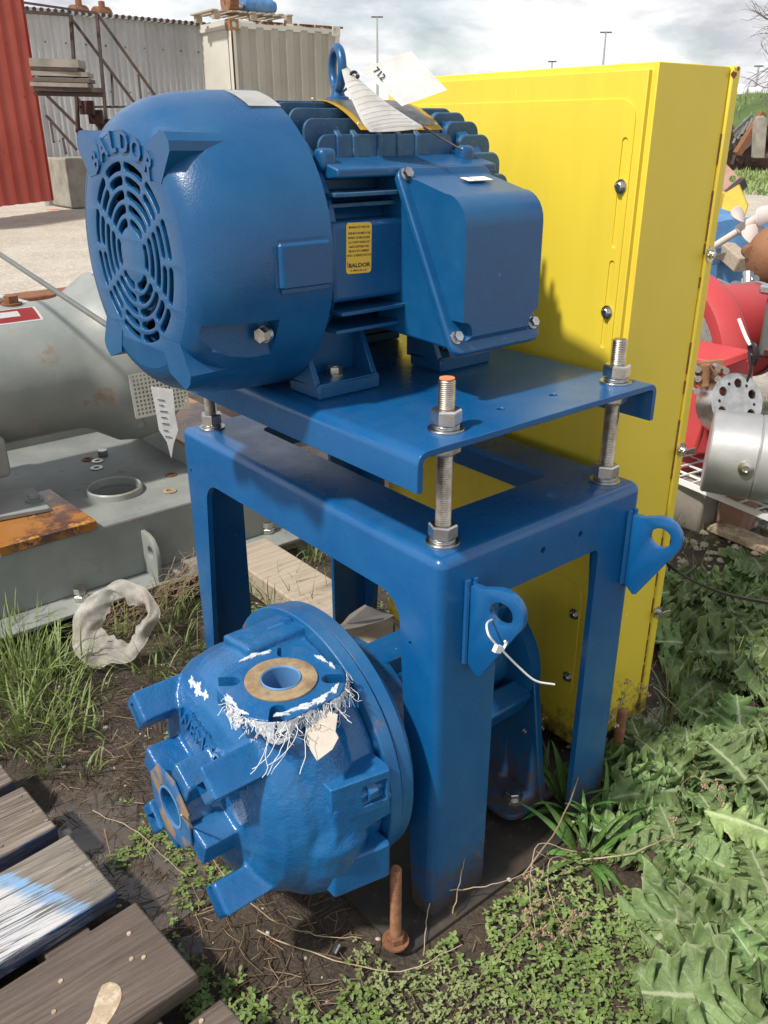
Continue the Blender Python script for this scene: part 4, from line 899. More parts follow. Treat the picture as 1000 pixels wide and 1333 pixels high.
# perforated guard
Mx = frame(onY(172, 517, 1.78), (1, .06, -.02), (.05, 0.15, 1)); lp = [rrect(0, -.075, .21, .075, .004)]
for i in range(14):
    for j in range(10): x_, y_ = .011+i*.0142, -.066+j*.0142; lp.append([(x_, y_), (x_+.0085, y_), (x_+.0085, y_+.0085), (x_, y_+.0085)])
b = flat2d(lp, .002, Mx); obj('perforated_guard', b, 'beige', gm)
b = NB(); box(b, (X4+.03, 2.0, cz-.12), (X4+.25, 2.3, cz+.10)); obj('bearing_block', b, 'greydark', gm, bevel=.02, seg=3)
b = NB()
for k in range(9):
    a0 = radians(32+k*2.6); 
    for x_ in (0,): pass
def gpatch(a0, a1, x0, x1, r, n=8):
    b = NB(); rows = []
    for i in range(n+1):
        a = a0+(a1-a0)*i/n; rows.append([b.verts.new((x, 2.15-r*cos(a), cz+r*sin(a))) for x in (x0, x1)])
    for A, B in zip(rows, rows[1:]): b.faces.new((A[0], A[1], B[1], B[0]))
    bmesh.ops.solidify(b, geom=b.faces[:], thickness=.0005); return b
b.free(); xs = xa(14, 405)
st = obj('warning_sticker', gpatch(radians(58), radians(76), xs-.25, xs+.055, R0+.0012), 'redpaint', gm)
obj('sticker_border', gpatch(radians(56.5), radians(77.5), xs-.26, xs+.064, R0+.0006), 'white', gm)
obj('blank_panel', gpatch(radians(64), radians(72), xs-.22, xs+.0, R0+.0018), 'white', gm)
obj('paper_label', gpatch(radians(70), radians(88), xa(112, 350)+.0, xa(140, 350)+.06, R0+.0875), 'paper', gm)
# hanging torn tag
P = [(196, 503), (225, 507), (228, 540), (232, 560), (226, 578), (223, 597), (217, 575), (207, 560), (202, 530)]
b = NB(); prism(b, [pd(x, y, 2.28) for x, y in P], (.0006, .0006, 0)); tg = obj('torn_tag', b, 'paper'); tag(tg, 'torn white paper tag hanging below the fan cover in front of the perforated guard', 'tag')
b = NB()
for k, (x, y, w) in enumerate([(205, 520, 9), (207, 527, 6), (208, 535, 10), (210, 543, 7), (211, 551, 9), (213, 560, 6), (215, 568, 8)]): sweep(b, [pd(x, y, 2.279), pd(x+w, y+1, 2.279)], .0012, 4)
obj('printing', b, 'ink', tg)
# pipe rod and rails behind
b = NB(); sweep(b, [pd(-60, 290, 3.3), pd(0, 331, 3.0), pd(136, 421, 2.35), pd(160, 436, 2.30)], .0075, 10); tag(obj('grey_rod', b, 'greybox'), 'long thin dark rod running diagonally down from the left edge to the fan cover', 'rod')
b = NB(); sweep(b, [pd(-60, 372, 3.6), pd(0, 386, 3.4), pd(32, 394, 3.3), pd(60, 402, 3.2)], .010, 10); tag(obj('steel_pipe', b, 'plate'), 'short bright pipe end lying on top of the grey machine at the left edge', 'pipe')
b = NB(); beam(b, pd(-200, 420, 6.6)+V((0, 0, -.02)), pd(100, 386, 6.9), .25, .12); o = obj('brown_steel_beam', b, 'rust', bevel=.01); o.location.z = 0; tag(o, 'red brown steel beam lying across the yard beyond the grey machine', 'beam')
b = NB(); box(b, (-1.6, 3.02, 0), (1.0, 3.10, .10)); tag(obj('rail', b, 'pinkrust', bevel=.01), 'brown steel rail lying on the ground just behind the grey skid', 'rail')
b = NB(); cyl(b, (.75, 2.66, .14), (1.35, 2.70, .14), .13, seg=28); tag(obj('dark_drum', b, 'blacksteel', bevel=.01), 'dark round drum lying behind the grey skid', 'drum')
b = NB(); box(b, (.425, .70, .0), (.61, 1.60, .098)); c_ = obj('timber_beam', b, 'woodbeam', bevel=.006); tag(c_, 'thick pale weathered timber beam lying on the ground under the stand', 'timber')
b = NB(); box(b, (.63, 1.62, 0), (.78, 2.5, .074)); tag(obj('timber_block', b, 'woodbeam'), 'timber lying under the right end of the grey skid', 'timber')
# ================================================================ PALLET (bottom left)
def wood_mat(name, paint=0):
    m = bpy.data.materials.new(name); m.use_nodes = True; t = m.node_tree; n = t.nodes; l = t.links; b = n['Principled BSDF']
    g = n.new('ShaderNodeNewGeometry'); mp = n.new('ShaderNodeMapping'); mp.inputs['Scale'].default_value = (1.5, 38, 38); mp.inputs['Rotation'].default_value = (0, 0, radians(-5)); l.new(g.outputs['Position'], mp.inputs[0])
    q = n.new('ShaderNodeTexNoise'); q.inputs['Scale'].default_value = 2.2; q.inputs['Detail'].default_value = 9; q.inputs['Roughness'].default_value = .7; q.inputs['Distortion'].default_value = 1.2; l.new(mp.outputs[0], q.inputs[0])
    r = n.new('ShaderNodeValToRGB'); e = r.color_ramp.elements; l.new(q.outputs[0], r.inputs[0])
    cols = {0: [(.30, (.045, .032, .025)), (.45, (.14, .108, .085)), (.58, (.24, .195, .155)), (.72, (.42, .35, .28))], 1: [(.30, (.06, .05, .04)), (.45, (.17, .145, .115)), (.6, (.28, .245, .20)), (.75, (.38, .33, .27))], 2: [(.28, (.05, .036, .028)), (.45, (.105, .078, .06)), (.6, (.15, .115, .09)), (.78, (.22, .17, .13))]}[paint]
    while len(e) < 4: e.new(.5)
    for k, (p, c) in enumerate(cols): e[k].position = p; e[k].color = (*c, 1)
    cur = r.outputs[0]
    sx = n.new('ShaderNodeSeparateXYZ'); l.new(g.outputs['Position'], sx.inputs[0])
    def math_(op, a, b2=None, v=None):
        x = n.new('ShaderNodeMath'); x.operation = op; l.new(a, x.inputs[0])
        if b2 is not None: l.new(b2, x.inputs[1])
        if v is not None: x.inputs[1].default_value = v
        return x.outputs[0]
    def mixc(f, a, c): x = n.new('ShaderNodeMix'); x.data_type = 'RGBA'; l.new(f, x.inputs[0]); l.new(a, x.inputs[6]); x.inputs[7].default_value = (*c, 1); return x.outputs[2]
    def mrange(s, a, b2): x = n.new('ShaderNodeMapRange'); x.inputs[1].default_value = a; x.inputs[2].default_value = b2; l.new(s, x.inputs[0]); return x.outputs[0]
    crack = mrange(q.outputs[0], .42, .50)
    if paint == 1:
        d1 = math_('MULTIPLY', sx.outputs[0], v=-1.); d1 = math_('ADD', d1, math_('MULTIPLY', sx.outputs[1], v=-.55)); d1 = math_('ADD', d1, math_('MULTIPLY', q.outputs[0], v=.09))
        f1 = math_('MULTIPLY', mrange(d1, .395, .405), crack); cur = mixc(f1, cur, (.22, .38, .58))
        f2 = math_('MULTIPLY', mrange(d1, .425, .450), crack); cur = mixc(f2, cur, (.56, .54, .52))
    if paint in (0, 1):     # blue overspray on the edge that faces the camera
        gn = n.new('ShaderNodeNewGeometry'); sn = n.new('ShaderNodeSeparateXYZ'); l.new(gn.outputs['True Normal'], sn.inputs[0]); f3 = math_('MULTIPLY', mrange(sn.outputs[1], -.5, -.8), mrange(q.outputs[0], .42, .54)); cur = mixc(f3, cur, (.03, .062, .15))
    l.new(cur, b.inputs['Base Color']); b.inputs['Roughness'].default_value = .75
    bp = n.new('ShaderNodeBump'); bp.inputs['Strength'].default_value = .9; bp.inputs['Distance'].default_value = .004; l.new(q.outputs[0], bp.inputs['Height']); l.new(bp.outputs[0], b.inputs['Normal'])
    return m
MT['plank0'] = wood_mat('weathered_plank', 0); MT['plank1'] = wood_mat('painted_plank', 1); MT['plank2'] = wood_mat('dark_plank', 2)
MT['endwood'] = material('pale_inner_wood', (.46, .36, .24), .8, c2=(.30, .22, .14), vs=9, c3=(.55, .45, .32), ss=60, sr=(.5, .6), bump=.5, bs=120)
pal = thing('wooden_pallet', 'weathered pallet of thick planks at the bottom left, one painted white and blue', 'pallet', (-.9, .4, 0))
plk = [(.975, .835, 'plank0', .118, -.52), (.800, .625, 'plank0', .120, -.515), (.585, .375, 'plank1', .122, -.508), (.325, .105, 'plank2', .120, -.493), (.040, -.16, 'plank2', .120, -.49)]
labs = ['splintered plank at the far end of the pallet', 'pale cracked plank with blue edge', 'plank painted white and light blue', 'dark brown plank with pale knot scar', 'dark plank cut by the bottom edge']
Rp = Matrix.Rotation(radians(5), 4, 'Z'); PV = V((-.5, .4, 0))
for (ya, yb, mt, z, xe), lb in zip(plk, labs):
    b = NB(); n = 60; 
    top_ = []
    # cross section grid with a worn uneven surface
    box(b, (-1.75, yb, z-.042), (xe, ya, z)); bmesh.ops.subdivide_edges(b, edges=[e for e in b.edges if abs((e.verts[0].co-e.verts[1].co).normalized().x) > .9], cuts=60)
    for v_ in b.verts:
        s = noise.noise((v_.co.x*5, v_.co.y*9, z*30)); v_.co += V((0, .003*s, .0015*s)); 
        if abs(v_.co.x-xe) < 1e-4: v_.co.x += .004*noise.noise((v_.co.y*40, v_.co.z*30, 2))
    b.transform(Matrix.Translation(PV) @ Rp @ Matrix.Translation(-PV))
    o = obj('plank', b, mt, pal, bevel=.005, seg=2); o['label'] = lb
b = NB()
for xs_ in (-.62, -1.2): box(b, (xs_-.045, -.3, .006), (xs_+.045, 1.0, .0775))
b.transform(Matrix.Translation(PV) @ Rp @ Matrix.Translation(-PV)); obj('stringer', b, 'plank2', pal, bevel=.004)
nails = [(26, 1036, 0), (40, 1056, 0), (60, 1068, 0), (94, 1107, 1), (107, 1128, 1), (123, 1147, 1), (168, 1215, 2), (171, 1248, 2), (187, 1246, 2), (79, 1277, 2), (70, 1317, 2), (262, 1329, 2), (1, 1101, 0)]
for x, y, k in nails:
    q = onz(x, y, .122); b = NB(); lathe(b, [(-.002, 0), (-.002, .0044), (.0008, .0040), (.0012, 0)], q, (0, 0, 1), 12); obj('nail', b, 'zinc' if k < 2 else 'endwood', pal)
kp = [(133, 1283), (144, 1279), (156, 1285), (158, 1300), (150, 1318), (140, 1333), (128, 1345), (105, 1345), (118, 1325), (125, 1302)]
pts = [onz(x, y, .1206) for x, y in kp]; pts = smooth_path(pts+[pts[0]], 4)[:-1]; b = NB(); prism(b, pts, (0, 0, .0012)); obj('knot_scar', b, 'endwood', pal)
# ================================================================ WHITE FABRIC SLEEVE
MT['fabric'] = material('white_filter_fabric', (.66, .63, .56), .85, alpha=.66, c2=(.50, .46, .39), vs=30, bump=.3, bs=300, trans=0.0)
b = NB(); c0 = onz(158, 850, .03); gr = []
for i in range(65):
    t = 2*pi*(i % 64)/64; row = []
    for j in range(13):
        s = j/12; r = (.122+.012*sin(2*t+.5)+.004*sin(5*t)+.003*sin(9*t))*(1-s)+(.058+.008*sin(3*t+1)+.012*sin(4*t)+.004*sin(13*t))*s
        hgt = .016*sin(pi*s)*(1+.5*sin(2*t+2))-.02*s+.003*sin(8*t+9*s)+.004*abs(sin(3*t+7*s))
        p = V((r*cos(t)*1.02+.022*s, r*sin(t)*1.12+.020*s, hgt)); p += V((noise.noise((r*14*cos(t), r*14*sin(t), 0)), noise.noise((r*14*cos(t), r*14*sin(t), 5)), noise.noise((r*18*cos(t), r*18*sin(t), 9))*1.6))*.009; row.append(p)
    gr.append(row)
Rm = Matrix.Rotation(radians(-39), 3, 'Z') @ Matrix.Rotation(radians(48), 3, 'X')
gv = [[b.verts.new(Rm @ p+c0+V((.0, .02, .095))) for p in row] for row in gr[:-1]]; gv.append(gv[0])
for A, B in zip(gv, gv[1:]):
    for j in range(12): b.faces.new((A[j], B[j], B[j+1], A[j+1]))
bmesh.ops.solidify(b, geom=b.faces[:], thickness=.0005); tag(obj('fabric_sleeve', b, 'fabric', None, ang=80), 'crumpled white fabric ring lying in the grass in front of the grey skid', 'fabric')

# ================================================================ YARD BEHIND, LEFT
def corr_wall(P0, P1, zt0, zt1, depth, pitch, trap=True, zb=0.):
    """corrugated wall: P0,P1 ground points; returns bmesh"""
    b = NB(); d = (P1-P0); d.z = 0; Ln = d.length; d.normalize(); nrm = V((d.y, -d.x, 0)); pts = []; s = 0; k = 0
    prof = [(0, 0), (.30, 0), (.42, 1), (.88, 1), (1., 0)] if trap else [(i/8, .5-.5*cos(2*pi*i/8)) for i in range(8)]
    while s < Ln:
        for (f, h) in (prof[:-1] if trap else prof):
            q = min(s+f*pitch, Ln); pts.append((q, h*depth))
        s += pitch
    pts.append((Ln, 0)); prev = None
    for q, h in pts:
        zt = zt0+(zt1-zt0)*q/Ln; p = P0+d*q+nrm*h; a = b.verts.new((p.x, p.y, zb)); c = b.verts.new((p.x, p.y, zt))
        if prev: b.faces.new((prev[0], a, c, prev[1]))
        prev = (a, c)
    bmesh.ops.solidify(b, geom=b.faces[:], thickness=.01); return b
# red container
rc = thing('red_shipping_container', 'faded rusty red shipping container at the left edge of the yard', 'container', (5, 17.3, 0))
P0 = V((5.83, 17.91, 0)); dirv = (V((4.32, 16.95, 0))-P0).normalized(); nr = V((-dirv.y, dirv.x, 0)); nr = nr if nr.dot(CAM-P0) > 0 else -nr
P1 = P0+dirv*6
b = corr_wall(P1+nr*-.03-dirv*0, P0+dirv*.2-nr*.03, 4.2, 4.2, .07, .36, True, .18); obj('corrugated_side', b, 'redc', rc, flat=True)
b = NB(); box(b, (0, 0, 0), (.22, .20, 4.35)); b.transform(frame(P0, dirv, -nr)); obj('corner_post', b, 'redc', rc, bevel=.02)
b = NB(); box(b, (.2, -.02, .02), (6, .14, .22)); b.transform(frame(P0, dirv, -nr)); obj('bottom_rail', b, 'redc', rc, bevel=.01)
b = NB(); box(b, (0.01, .20, .02), (.10, 2.4, 4.2)); b.transform(frame(P0, dirv, -nr)); obj('end_wall', b, 'redc', rc)
b = NB(); box(b, (0.0, .0, 4.2), (6, 2.4, 4.35)); b.transform(frame(P0, dirv, -nr)); obj('roof', b, 'redc', rc)
b = NB()
rr = random.Random(3)
for k in range(120):
    z = rr.uniform(.2, 4.2); x = -.004; box(b, (x, rr.uniform(.0, .03), z), (x+.006+rr.uniform(0, .02), .05+rr.uniform(0, .1), z+rr.uniform(.02, .12)))
for k in range(60): z = rr.uniform(.2, 4.2); x = rr.uniform(.18, .23); box(b, (x, -.006, z), (x+rr.uniform(.01, .05), .003, z+rr.uniform(.02, .14)))
b.transform(frame(P0, dirv, -nr)); obj('rust_streak', b, 'rust', rc, kind='stuff')
# concrete block
q = onz(98, 271); b = NB(); box(b, (q.x-.1, q.y-.1, 0), (q.x+1.3, q.y+1.1, .98)); tag(obj('concrete_block', b, 'concrete', None, bevel=.04), 'weathered grey concrete block standing between red container and corrugated shed', 'concrete block')
# shed
A_ = pd(20, 14, 21.0); B2 = pd(297, 38, 22.3); sh = thing('corrugated_shed', 'shed with wall of wavy galvanised corrugated sheets behind the stairs', 'shed', ((A_.x+B2.x)/2, (A_.y+B2.y)/2, 0))
Ag = V((A_.x, A_.y, 0)); Bg = V((B2.x, B2.y, 0)); dd = (Bg-Ag).normalized(); nn3 = V((-dd.y, dd.x, 0)); nn3 = nn3 if nn3.dot(CAM-Ag) < 0 else -nn3
nsh = 7
for k in range(nsh):
    a = Ag.lerp(Bg, k/nsh); c = Ag.lerp(Bg, (k+1)/nsh); za = A_.z+(B2.z-A_.z)*k/nsh; zc2 = A_.z+(B2.z-A_.z)*(k+1)/nsh
    b = corr_wall(a-nn3*(.006*(k % 2)), c-nn3*(.006*(k % 2)), za+.02*(k % 2), zc2+.02*(k % 2), .040, .135, False); obj('corrugated_sheet', b, 'galv', sh, flat=False)
b = NB(); box(b, (-.2, -.10, -.10), ((Bg-Ag).length+.0, 3.0, -.04)); sl_ = (B2.z-A_.z)/(Bg-Ag).length; b.transform(frame(A_+V((0, 0, .12)), V((dd.x, dd.y, sl_)), nn3)); obj('roof', b, 'galv', sh)
b = NB(); n = int((Bg-Ag).length/.135)
for k in range(n):
    p = A_.lerp(B2, (k+.5)/n)+V((0, 0, .05))-nn3*.10; cyl(b, p-nn3*.05, p+nn3*.3, .04, seg=8)
obj('roof_edge', b, 'blacksteel', sh, kind='stuff')
b = NB()
for zf in (.35, .62, .86):
    for k in range(0, n, 3):
        p = Ag.lerp(Bg, (k+.5)/n); za = (A_.z+(B2.z-A_.z)*(k+.5)/n)*zf; box(b, p-nn3*.035+V((-.012, -.012, za-.012)), p-nn3*.02+V((.012, .012, za+.012)))
obj('screws', b, 'blacksteel', sh, kind='stuff')
# white container
wc = thing('beige_shipping_container', 'off white ribbed shipping container with rusty top corner beside the shed', 'container', pd(370, 100, 22))
A2 = pd(299, 26, 20.6); B3 = pd(442, 33, 21.9); Ag2 = V((A2.x, A2.y, 0)); Bg2 = V((B3.x, B3.y, 0)); ht = (A2.z+B3.z)/2; d2 = (Bg2-Ag2).normalized(); n2 = V((-d2.y, d2.x, 0)); n2 = n2 if n2.dot(CAM-Ag2) < 0 else -n2
Lw = (Bg2-Ag2).length; F2 = frame(Ag2, d2, n2)
if F2.to_3x3()[2][2] < 0: F2 = F2 @ Matrix.Diagonal((1, 1, -1, 1))
b = corr_wall(Ag2+d2*.10+n2*.06, Bg2-d2*.10+n2*.06, ht-.12, ht-.12, .055, .36, True, .15); obj('corrugated_wall', b, 'beige', wc, flat=True)
for x in (0, Lw-.12):
    b = NB(); box(b, (x, 0, 0), (x+.12, .12, ht)); b.transform(F2); obj('corner_post', b, 'beige', wc, bevel=.01)
b = NB(); box(b, (.12, 0.005, ht-.16), (Lw-.12, .10, ht-.03)); b.transform(F2); obj('top_rail', b, 'beige', wc, bevel=.01)
b = NB(); box(b, (.0, 0.01, ht-.04), (Lw, 6, ht-.01)); b.transform(F2); obj('roof', b, 'beige', wc)
for x in (-.012, Lw-.20):
    b = NB(); box(b, (x, -.012, ht-.20), (x+.212, .20, ht+.012)); c_ = NB(); cyl(c_, (x+.106, -.1, ht-.09), (x+.106, .1, ht-.09), .055, seg=16); 
    b = boolean(b, [c_]); b.transform(F2); obj('corner_casting', b, 'orangerust' if x < 0 else 'beige', wc, bevel=.008)
b = NB(); box(b, (-.02, .22, ht-.16), (.04, 5.5, ht-.0)); b.transform(F2); obj('side_rail', b, 'beige', wc, bevel=.01)
b = NB(); box(b, (.03, .22, .1), (.08, 5.5, ht-.1)); b.transform(F2); obj('side_wall', b, 'beige', wc)
b = NB()
for k in range(26): x = rr.uniform(.1, Lw); box(b, (x, -.001, ht-rr.uniform(.02, .06)), (x+rr.uniform(.02, .25), .006, ht-.0))
for k in range(8): box(b, (.01, -.004, rr.uniform(2, ht)), (.05, .003, rr.uniform(2, ht)))
b.transform(F2); obj('rust_streak', b, 'rust', wc, kind='stuff')
# pallet with a blue pump on the container
tp = thing('wire_pallet', 'weathered grey slatted pallet on top of the off white container', 'pallet', F2 @ V((.8, .5, ht)))
for k in range(9):
    b = NB(); box(b, (-.35+k*.22, .05, ht+.14), (-.22+k*.22, 1.2, ht+.17)); b.transform(F2); obj('slat', b, 'woodbeam', tp)
for (x, y) in ((-.3, .1), (.55, .1), (1.4, .1), (-.3, 1.0), (1.4, 1.0)):
    b = NB(); box(b, (x, y, ht), (x+.14, y+.12, ht+.14)); b.transform(F2); obj('block', b, 'woodbeam', tp)
rp = thing('roof_pump', 'small blue pump with rusty gear wheel sitting on the pallet on the container', 'pump', F2 @ V((.8, .5, ht+.17)))
b = NB(); cyl(b, F2 @ V((.55, .5, ht+.34)), F2 @ V((1.25, .5, ht+.34)), .17); cyl(b, F2 @ V((1.2, .5, ht+.34)), F2 @ V((1.35, .5, ht+.34)), .11); obj('body', b, 'brightblue', rp, bevel=.02)
b = NB(); cyl(b, F2 @ V((.12, .4, ht+.38)), F2 @ V((.32, .4, ht+.38)), .25, seg=20)
for k in range(20): a = 2*pi*k/20; box(b, F2 @ V((.14, .4+.25*cos(a)-.02, ht+.38+.25*sin(a)-.02)), F2 @ V((.30, .4+.25*cos(a)+.02, ht+.38+.25*sin(a)+.02)))
obj('gear_wheel', b, 'rustball', rp)
b = NB(); cyl(b, F2 @ V((.3, .5, ht+.3)), F2 @ V((.6, .5, ht+.3)), .08); obj('coupling', b, 'plate', rp)
# rusty parts on shed roof, far
for k, (x, y, lb) in enumerate([(104, 14, 'left of two small rusty red machines showing above the shed roof'), (134, 16, 'right of two small rusty red machines showing above the shed roof')]):
    q = pd(x, y+4, 22.5+k*.3); b = NB(); cyl(b, q+V((-.18, 0, .0)), q+V((.18, .1, .02)), .17, seg=16); box(b, q+V((-.28, -.1, -.25)), q+V((.28, .1, -.10))); cyl(b, q, q+V((0, 0, .28)), .07, seg=10); tag(obj('rusty_machine', b, 'rust', None, bevel=.02), lb, 'machine')
# stairs in black steel, with lumber on brackets
stt = thing('steel_stair', 'black steel stair frame with handrails in front of the corrugated shed', 'stair', pd(130, 250, 17.5))
ln_ = [((30, 3), (126, 17), .035), ((30, 15), (90, 19), .05), ((90, 20), (176, 135), .045), ((126, 17), (206, 130), .045), ((92, 20), (103, 178), .05), ((126, 17), (138, 155), .05), ((145, 92), (148, 140), .035), ((180, 97), (184, 132), .035), ((56, 119), (115, 178), .045), ((60, 150), (100, 195), .04), ((98, 124), (132, 170), .04), ((104, 139), (165, 139), .035), ((100, 124), (100, 172), .035), ((118, 160), (160, 160), .035), ((138, 155), (200, 210), .05), ((66, 160), (70, 185), .04), ((82, 180), (86, 200), .04)]
for (a, c, w) in ln_:
    b = NB(); beam(b, pd(*a, 17.5), pd(*c, 17.3), w, w); obj('rail', b, 'blacksteel', stt)
for k, (x, y) in enumerate([(112, 140), (124, 152), (136, 164), (148, 176), (160, 188)]):
    b = NB(); beam(b, pd(x-8, y, 17.6), pd(x+10, y, 17.0), .03, .22); obj('step', b, 'blacksteel', stt)
ls = thing('lumber_stack', 'stack of old dark boards on a bracket beside the steel stair', 'lumber stack', pd(85, 118, 16.8))
for k, (x0_, x1_, y_, h, mt) in enumerate([(50, 107, 83, .12, 'concrete'), (52, 106, 91, .05, 'blacksteel'), (52, 118, 97, .07, 'concrete'), (54, 120, 105, .06, 'plank2'), (50, 118, 111, .06, 'concrete'), (54, 134, 117, .07, 'blacksteel')]):
    b = NB(); beam(b, pd(x0_-6, y_-1, 16.9), pd(x1_, y_+1, 16.7), .5, h); obj('board', b, mt, ls)
b = NB(); beam(b, pd(46, 122, 16.9), pd(136, 124, 16.7), .3, .05); obj('shelf', b, 'blacksteel', ls)
# light poles
def pole(x, ytop, ybot, D, lab, heads=4):
    a = pd(x+1, ybot, D); c = pd(x, ytop, D); a = V((c.x, c.y, 0)); t = thing('light_mast', lab, 'light mast', a, 'tall yard light masts')
    b = NB(); cyl(b, a, c, .16*D/80, .07*D/80, 8); obj('pole', b, 'plate', t)
    s = .0055*D; 
    for k in range(heads):
        b = NB(); p = c+V((RT.x, RT.y, 0))*(s*(k-(heads-1)/2)*.55); box(b, p-V((s*.2, s*.2, s*.12)), p+V((s*.2, s*.2, s*.12))); obj('lamp', b, 'greybox', t)
pole(491, 22, 130, 80, 'tallest light mast standing behind the eye bolt')
pole(789, 42, 130, 95, 'light mast rising above the top edge of the yellow guard')
pole(719, 80, 130, 150, 'small far light mast just peeking over the guard', 3)
pole(988, 86, 130, 150, 'faint far light mast above the green bank at right', 3)
# ================================================================ RIGHT SIDE
AX = V((1, 0, 0))
rm = thing('red_machine', 'red painted round cast machine half hidden behind the yellow guard at right', 'machine', (2.9, 1.2, 0))
c = pd(869, 478, 3.95); c0 = V((c.x, c.y, c.z)); ax = V((.93, -.36, 0)).normalized(); sd = V((ax.y, -ax.x, 0))
b = NB(); lathe(b, [(0, .30), (-.02, .36), (-.02, .40), (.02, .42), (.09, .42), (.12, .40), (.14, .34), (.14, 0)], c0, ax, 72); obj('volute', b, 'redpaint', rm, ang=50)
b = NB(); lathe(b, [(-.012, 0), (-.012, .365), (.01, .365), (.01, 0)], c0, ax, 56); obj('cover_disc', b, 'plate', rm)
b = NB(); lathe(b, [(.12, 0), (.12, .20), (.14, .205), (.40, .205), (.43, .18), (.43, 0)], c0+V((0, 0, .14)), ax, 56); obj('rear_drum', b, 'redpaint', rm, ang=50)
b = NB(); lathe(b, [(.41, 0), (.41, .212), (.435, .212), (.435, 0)], c0+V((0, 0, .14)), ax, 56); obj('clamp_band', b, 'steel', rm)
F = frame(c0, ax, -sd if False else sd)
if F.to_3x3()[2][2] < 0: F = frame(c0, ax, -sd)
b = NB(); box(b, (.02, .10*1, -.50), (.20, .50, -.02)); 
fpts = [pd(932, 470, 3.55), pd(978, 457, 3.62), pd(978, 464, 3.62), pd(968, 540, 3.6), pd(960, 592, 3.58), pd(903, 592, 3.5), pd(914, 560, 3.5), pd(928, 500, 3.55)]
b.free(); b = NB(); prism(b, fpts, (-.0, .22, 0)); obj('foot_casting', b, 'redpaint', rm, bevel=.01)
b = NB(); prism(b, [pd(928, 472, 3.50), pd(979, 455, 3.56), pd(979, 467, 3.56), pd(932, 484, 3.50)], (0, .34, 0)); obj('flange', b, 'redpaint', rm, bevel=.008)
b = NB(); q = pd(900, 596, 3.7); box(b, (q.x-.15, q.y-.05, q.z-.035), (q.x+.16, q.y+.4, q.z+.01)); obj('foot_flange', b, 'redpaint', rm, bevel=.01)
b = NB(); prism(b, [pd(905, 473, 3.44), pd(942, 468, 3.47), pd(943, 482, 3.47), pd(926, 492, 3.46), pd(906, 502, 3.44)], (0, .02, 0)); cyl(b, pd(918, 474, 3.43), pd(916, 502, 3.43), .020); hb = obj('hinge', b, 'orangerust', rm, bevel=.002)
for x, y in ((905, 478), (905, 490), (903, 506), (931, 476), (941, 480), (930, 490)):
    q = pd(x, y, 3.43); b = NB(); cyl(b, q, q+V((-.022, -.028, 0)), .0125, seg=16); cyl(b, q+V((-.021, -.027, 0)), q+V((-.023, -.029, 0)), .006, seg=6); obj('bolt', b, 'steel', rm)
b = NB(); q = pd(960, 413, 3.7); sweep(b, smooth_path([pd(962, 415, 3.55), pd(971, 438, 3.52), pd(977, 449, 3.50)], 5), .007, 8); obj('white_handle', b, 'white', rm)
b = NB(); 
for k in range(4): torus(b, pd(981, 455+k*2, 3.50), (ax.x*.3+.5, ax.y-.2*k, .3), .030+.004*k, .004, 20, 6)
sweep(b, smooth_path([pd(975, 458, 3.50), pd(978, 480, 3.48), pd(972, 497, 3.48)], 5), .006, 6); tag(obj('cable_coil', b, 'black'), 'coiled black cable hanging on the red machine', 'cable')
gb = thing('grey_terminal_box', 'dark grey metal box at the right edge behind the red machine', 'box', pd(995, 460, 4.0))
b = NB(); q = pd(983, 465, 3.85); box(b, (q.x, q.y-.32, q.z), (q.x+.35, q.y, q.z+.26)); obj('body', b, 'greybox', gb, bevel=.02, seg=3)
b = NB(); box(b, (q.x-.03, q.y-.34, q.z+.262), (q.x+.35, q.y+.02, q.z+.30)); obj('lid', b, 'plate', gb, bevel=.01)
for z in (.03, .13, .23):
    b = NB(); cyl(b, (q.x-.012, q.y-.30+.25, q.z+z), (q.x+.01, q.y-.05, q.z+z), .012, seg=10); obj('screw', b, 'steel', gb)
# stainless parts
sc = thing('steel_coupling', 'big brushed steel cylinder lying on the wire rack at the right edge', 'coupling', pd(950, 600, 3.3))
a = pd(921, 586, 3.20); d = V((.50, -.86, -.04)).normalized()
b = NB(); lathe(b, [(0, 0), (0, .145), (.006, .152), (.16, .156), (.165, .150), (.17, .156), (.24, .158), (.26, .135), (.28, .12), (.28, 0)], a, d, 64); obj('cylinder', b, 'matsteel', sc, ang=30)
b = NB(); lathe(b, [(.27, 0), (.27, .12), (.34, .12), (.34, 0)], a, d, 48); obj('dark_joint', b, 'black', sc)
b = NB(); lathe(b, [(.34, 0), (.34, .135), (.36, .15), (.70, .15), (.70, 0)], a, d, 48); obj('end_cylinder', b, 'matsteel', sc)
b = NB(); q = a+d*.13; lathe(b, [(.140, 0), (.140, .026), (.164, .026), (.168, .012), (.160, .010), (.160, 0)], q, V((-.83, -.48, .05)), 20); obj('screw_boss', b, 'steel', sc)
b = NB(); sweep(b, smooth_path([a+d*.29+V((0, 0, .13)), a+d*.27+V((-.09, -.05, .10)), a+d*.285+V((-.135, -.08, .0)), a+d*.29+V((-.12, -.07, -.06)), a+d*.34+V((-.08, -.04, .10))], 5), .005, 6); obj('red_wire', b, 'redpaint', sc)
fl_ = thing('steel_flange', 'machined steel flange with round holes standing behind the big steel cylinder', 'flange', pd(955, 530, 3.7))
c = pd(960, 524, 3.42); nrm = V((-.35, -.85, .38)).normalized(); e1 = V((0, 0, 1)).cross(nrm).normalized()
lp = [circ(0, 0, .115, 48)]+[circ(.075*cos(t), .075*sin(t), .017, 16) for t in [radians(20+60*k) for k in range(6)]]+[circ(.078*cos(t), .078*sin(t), .006, 8) for t in [radians(50+60*k) for k in range(6)]]
b = flat2d(lp, .10, frame(c, e1, nrm.cross(e1)) @ Matrix.Translation((0, 0, -.05)), .003, 1); obj('disc', b, 'steel', fl_)
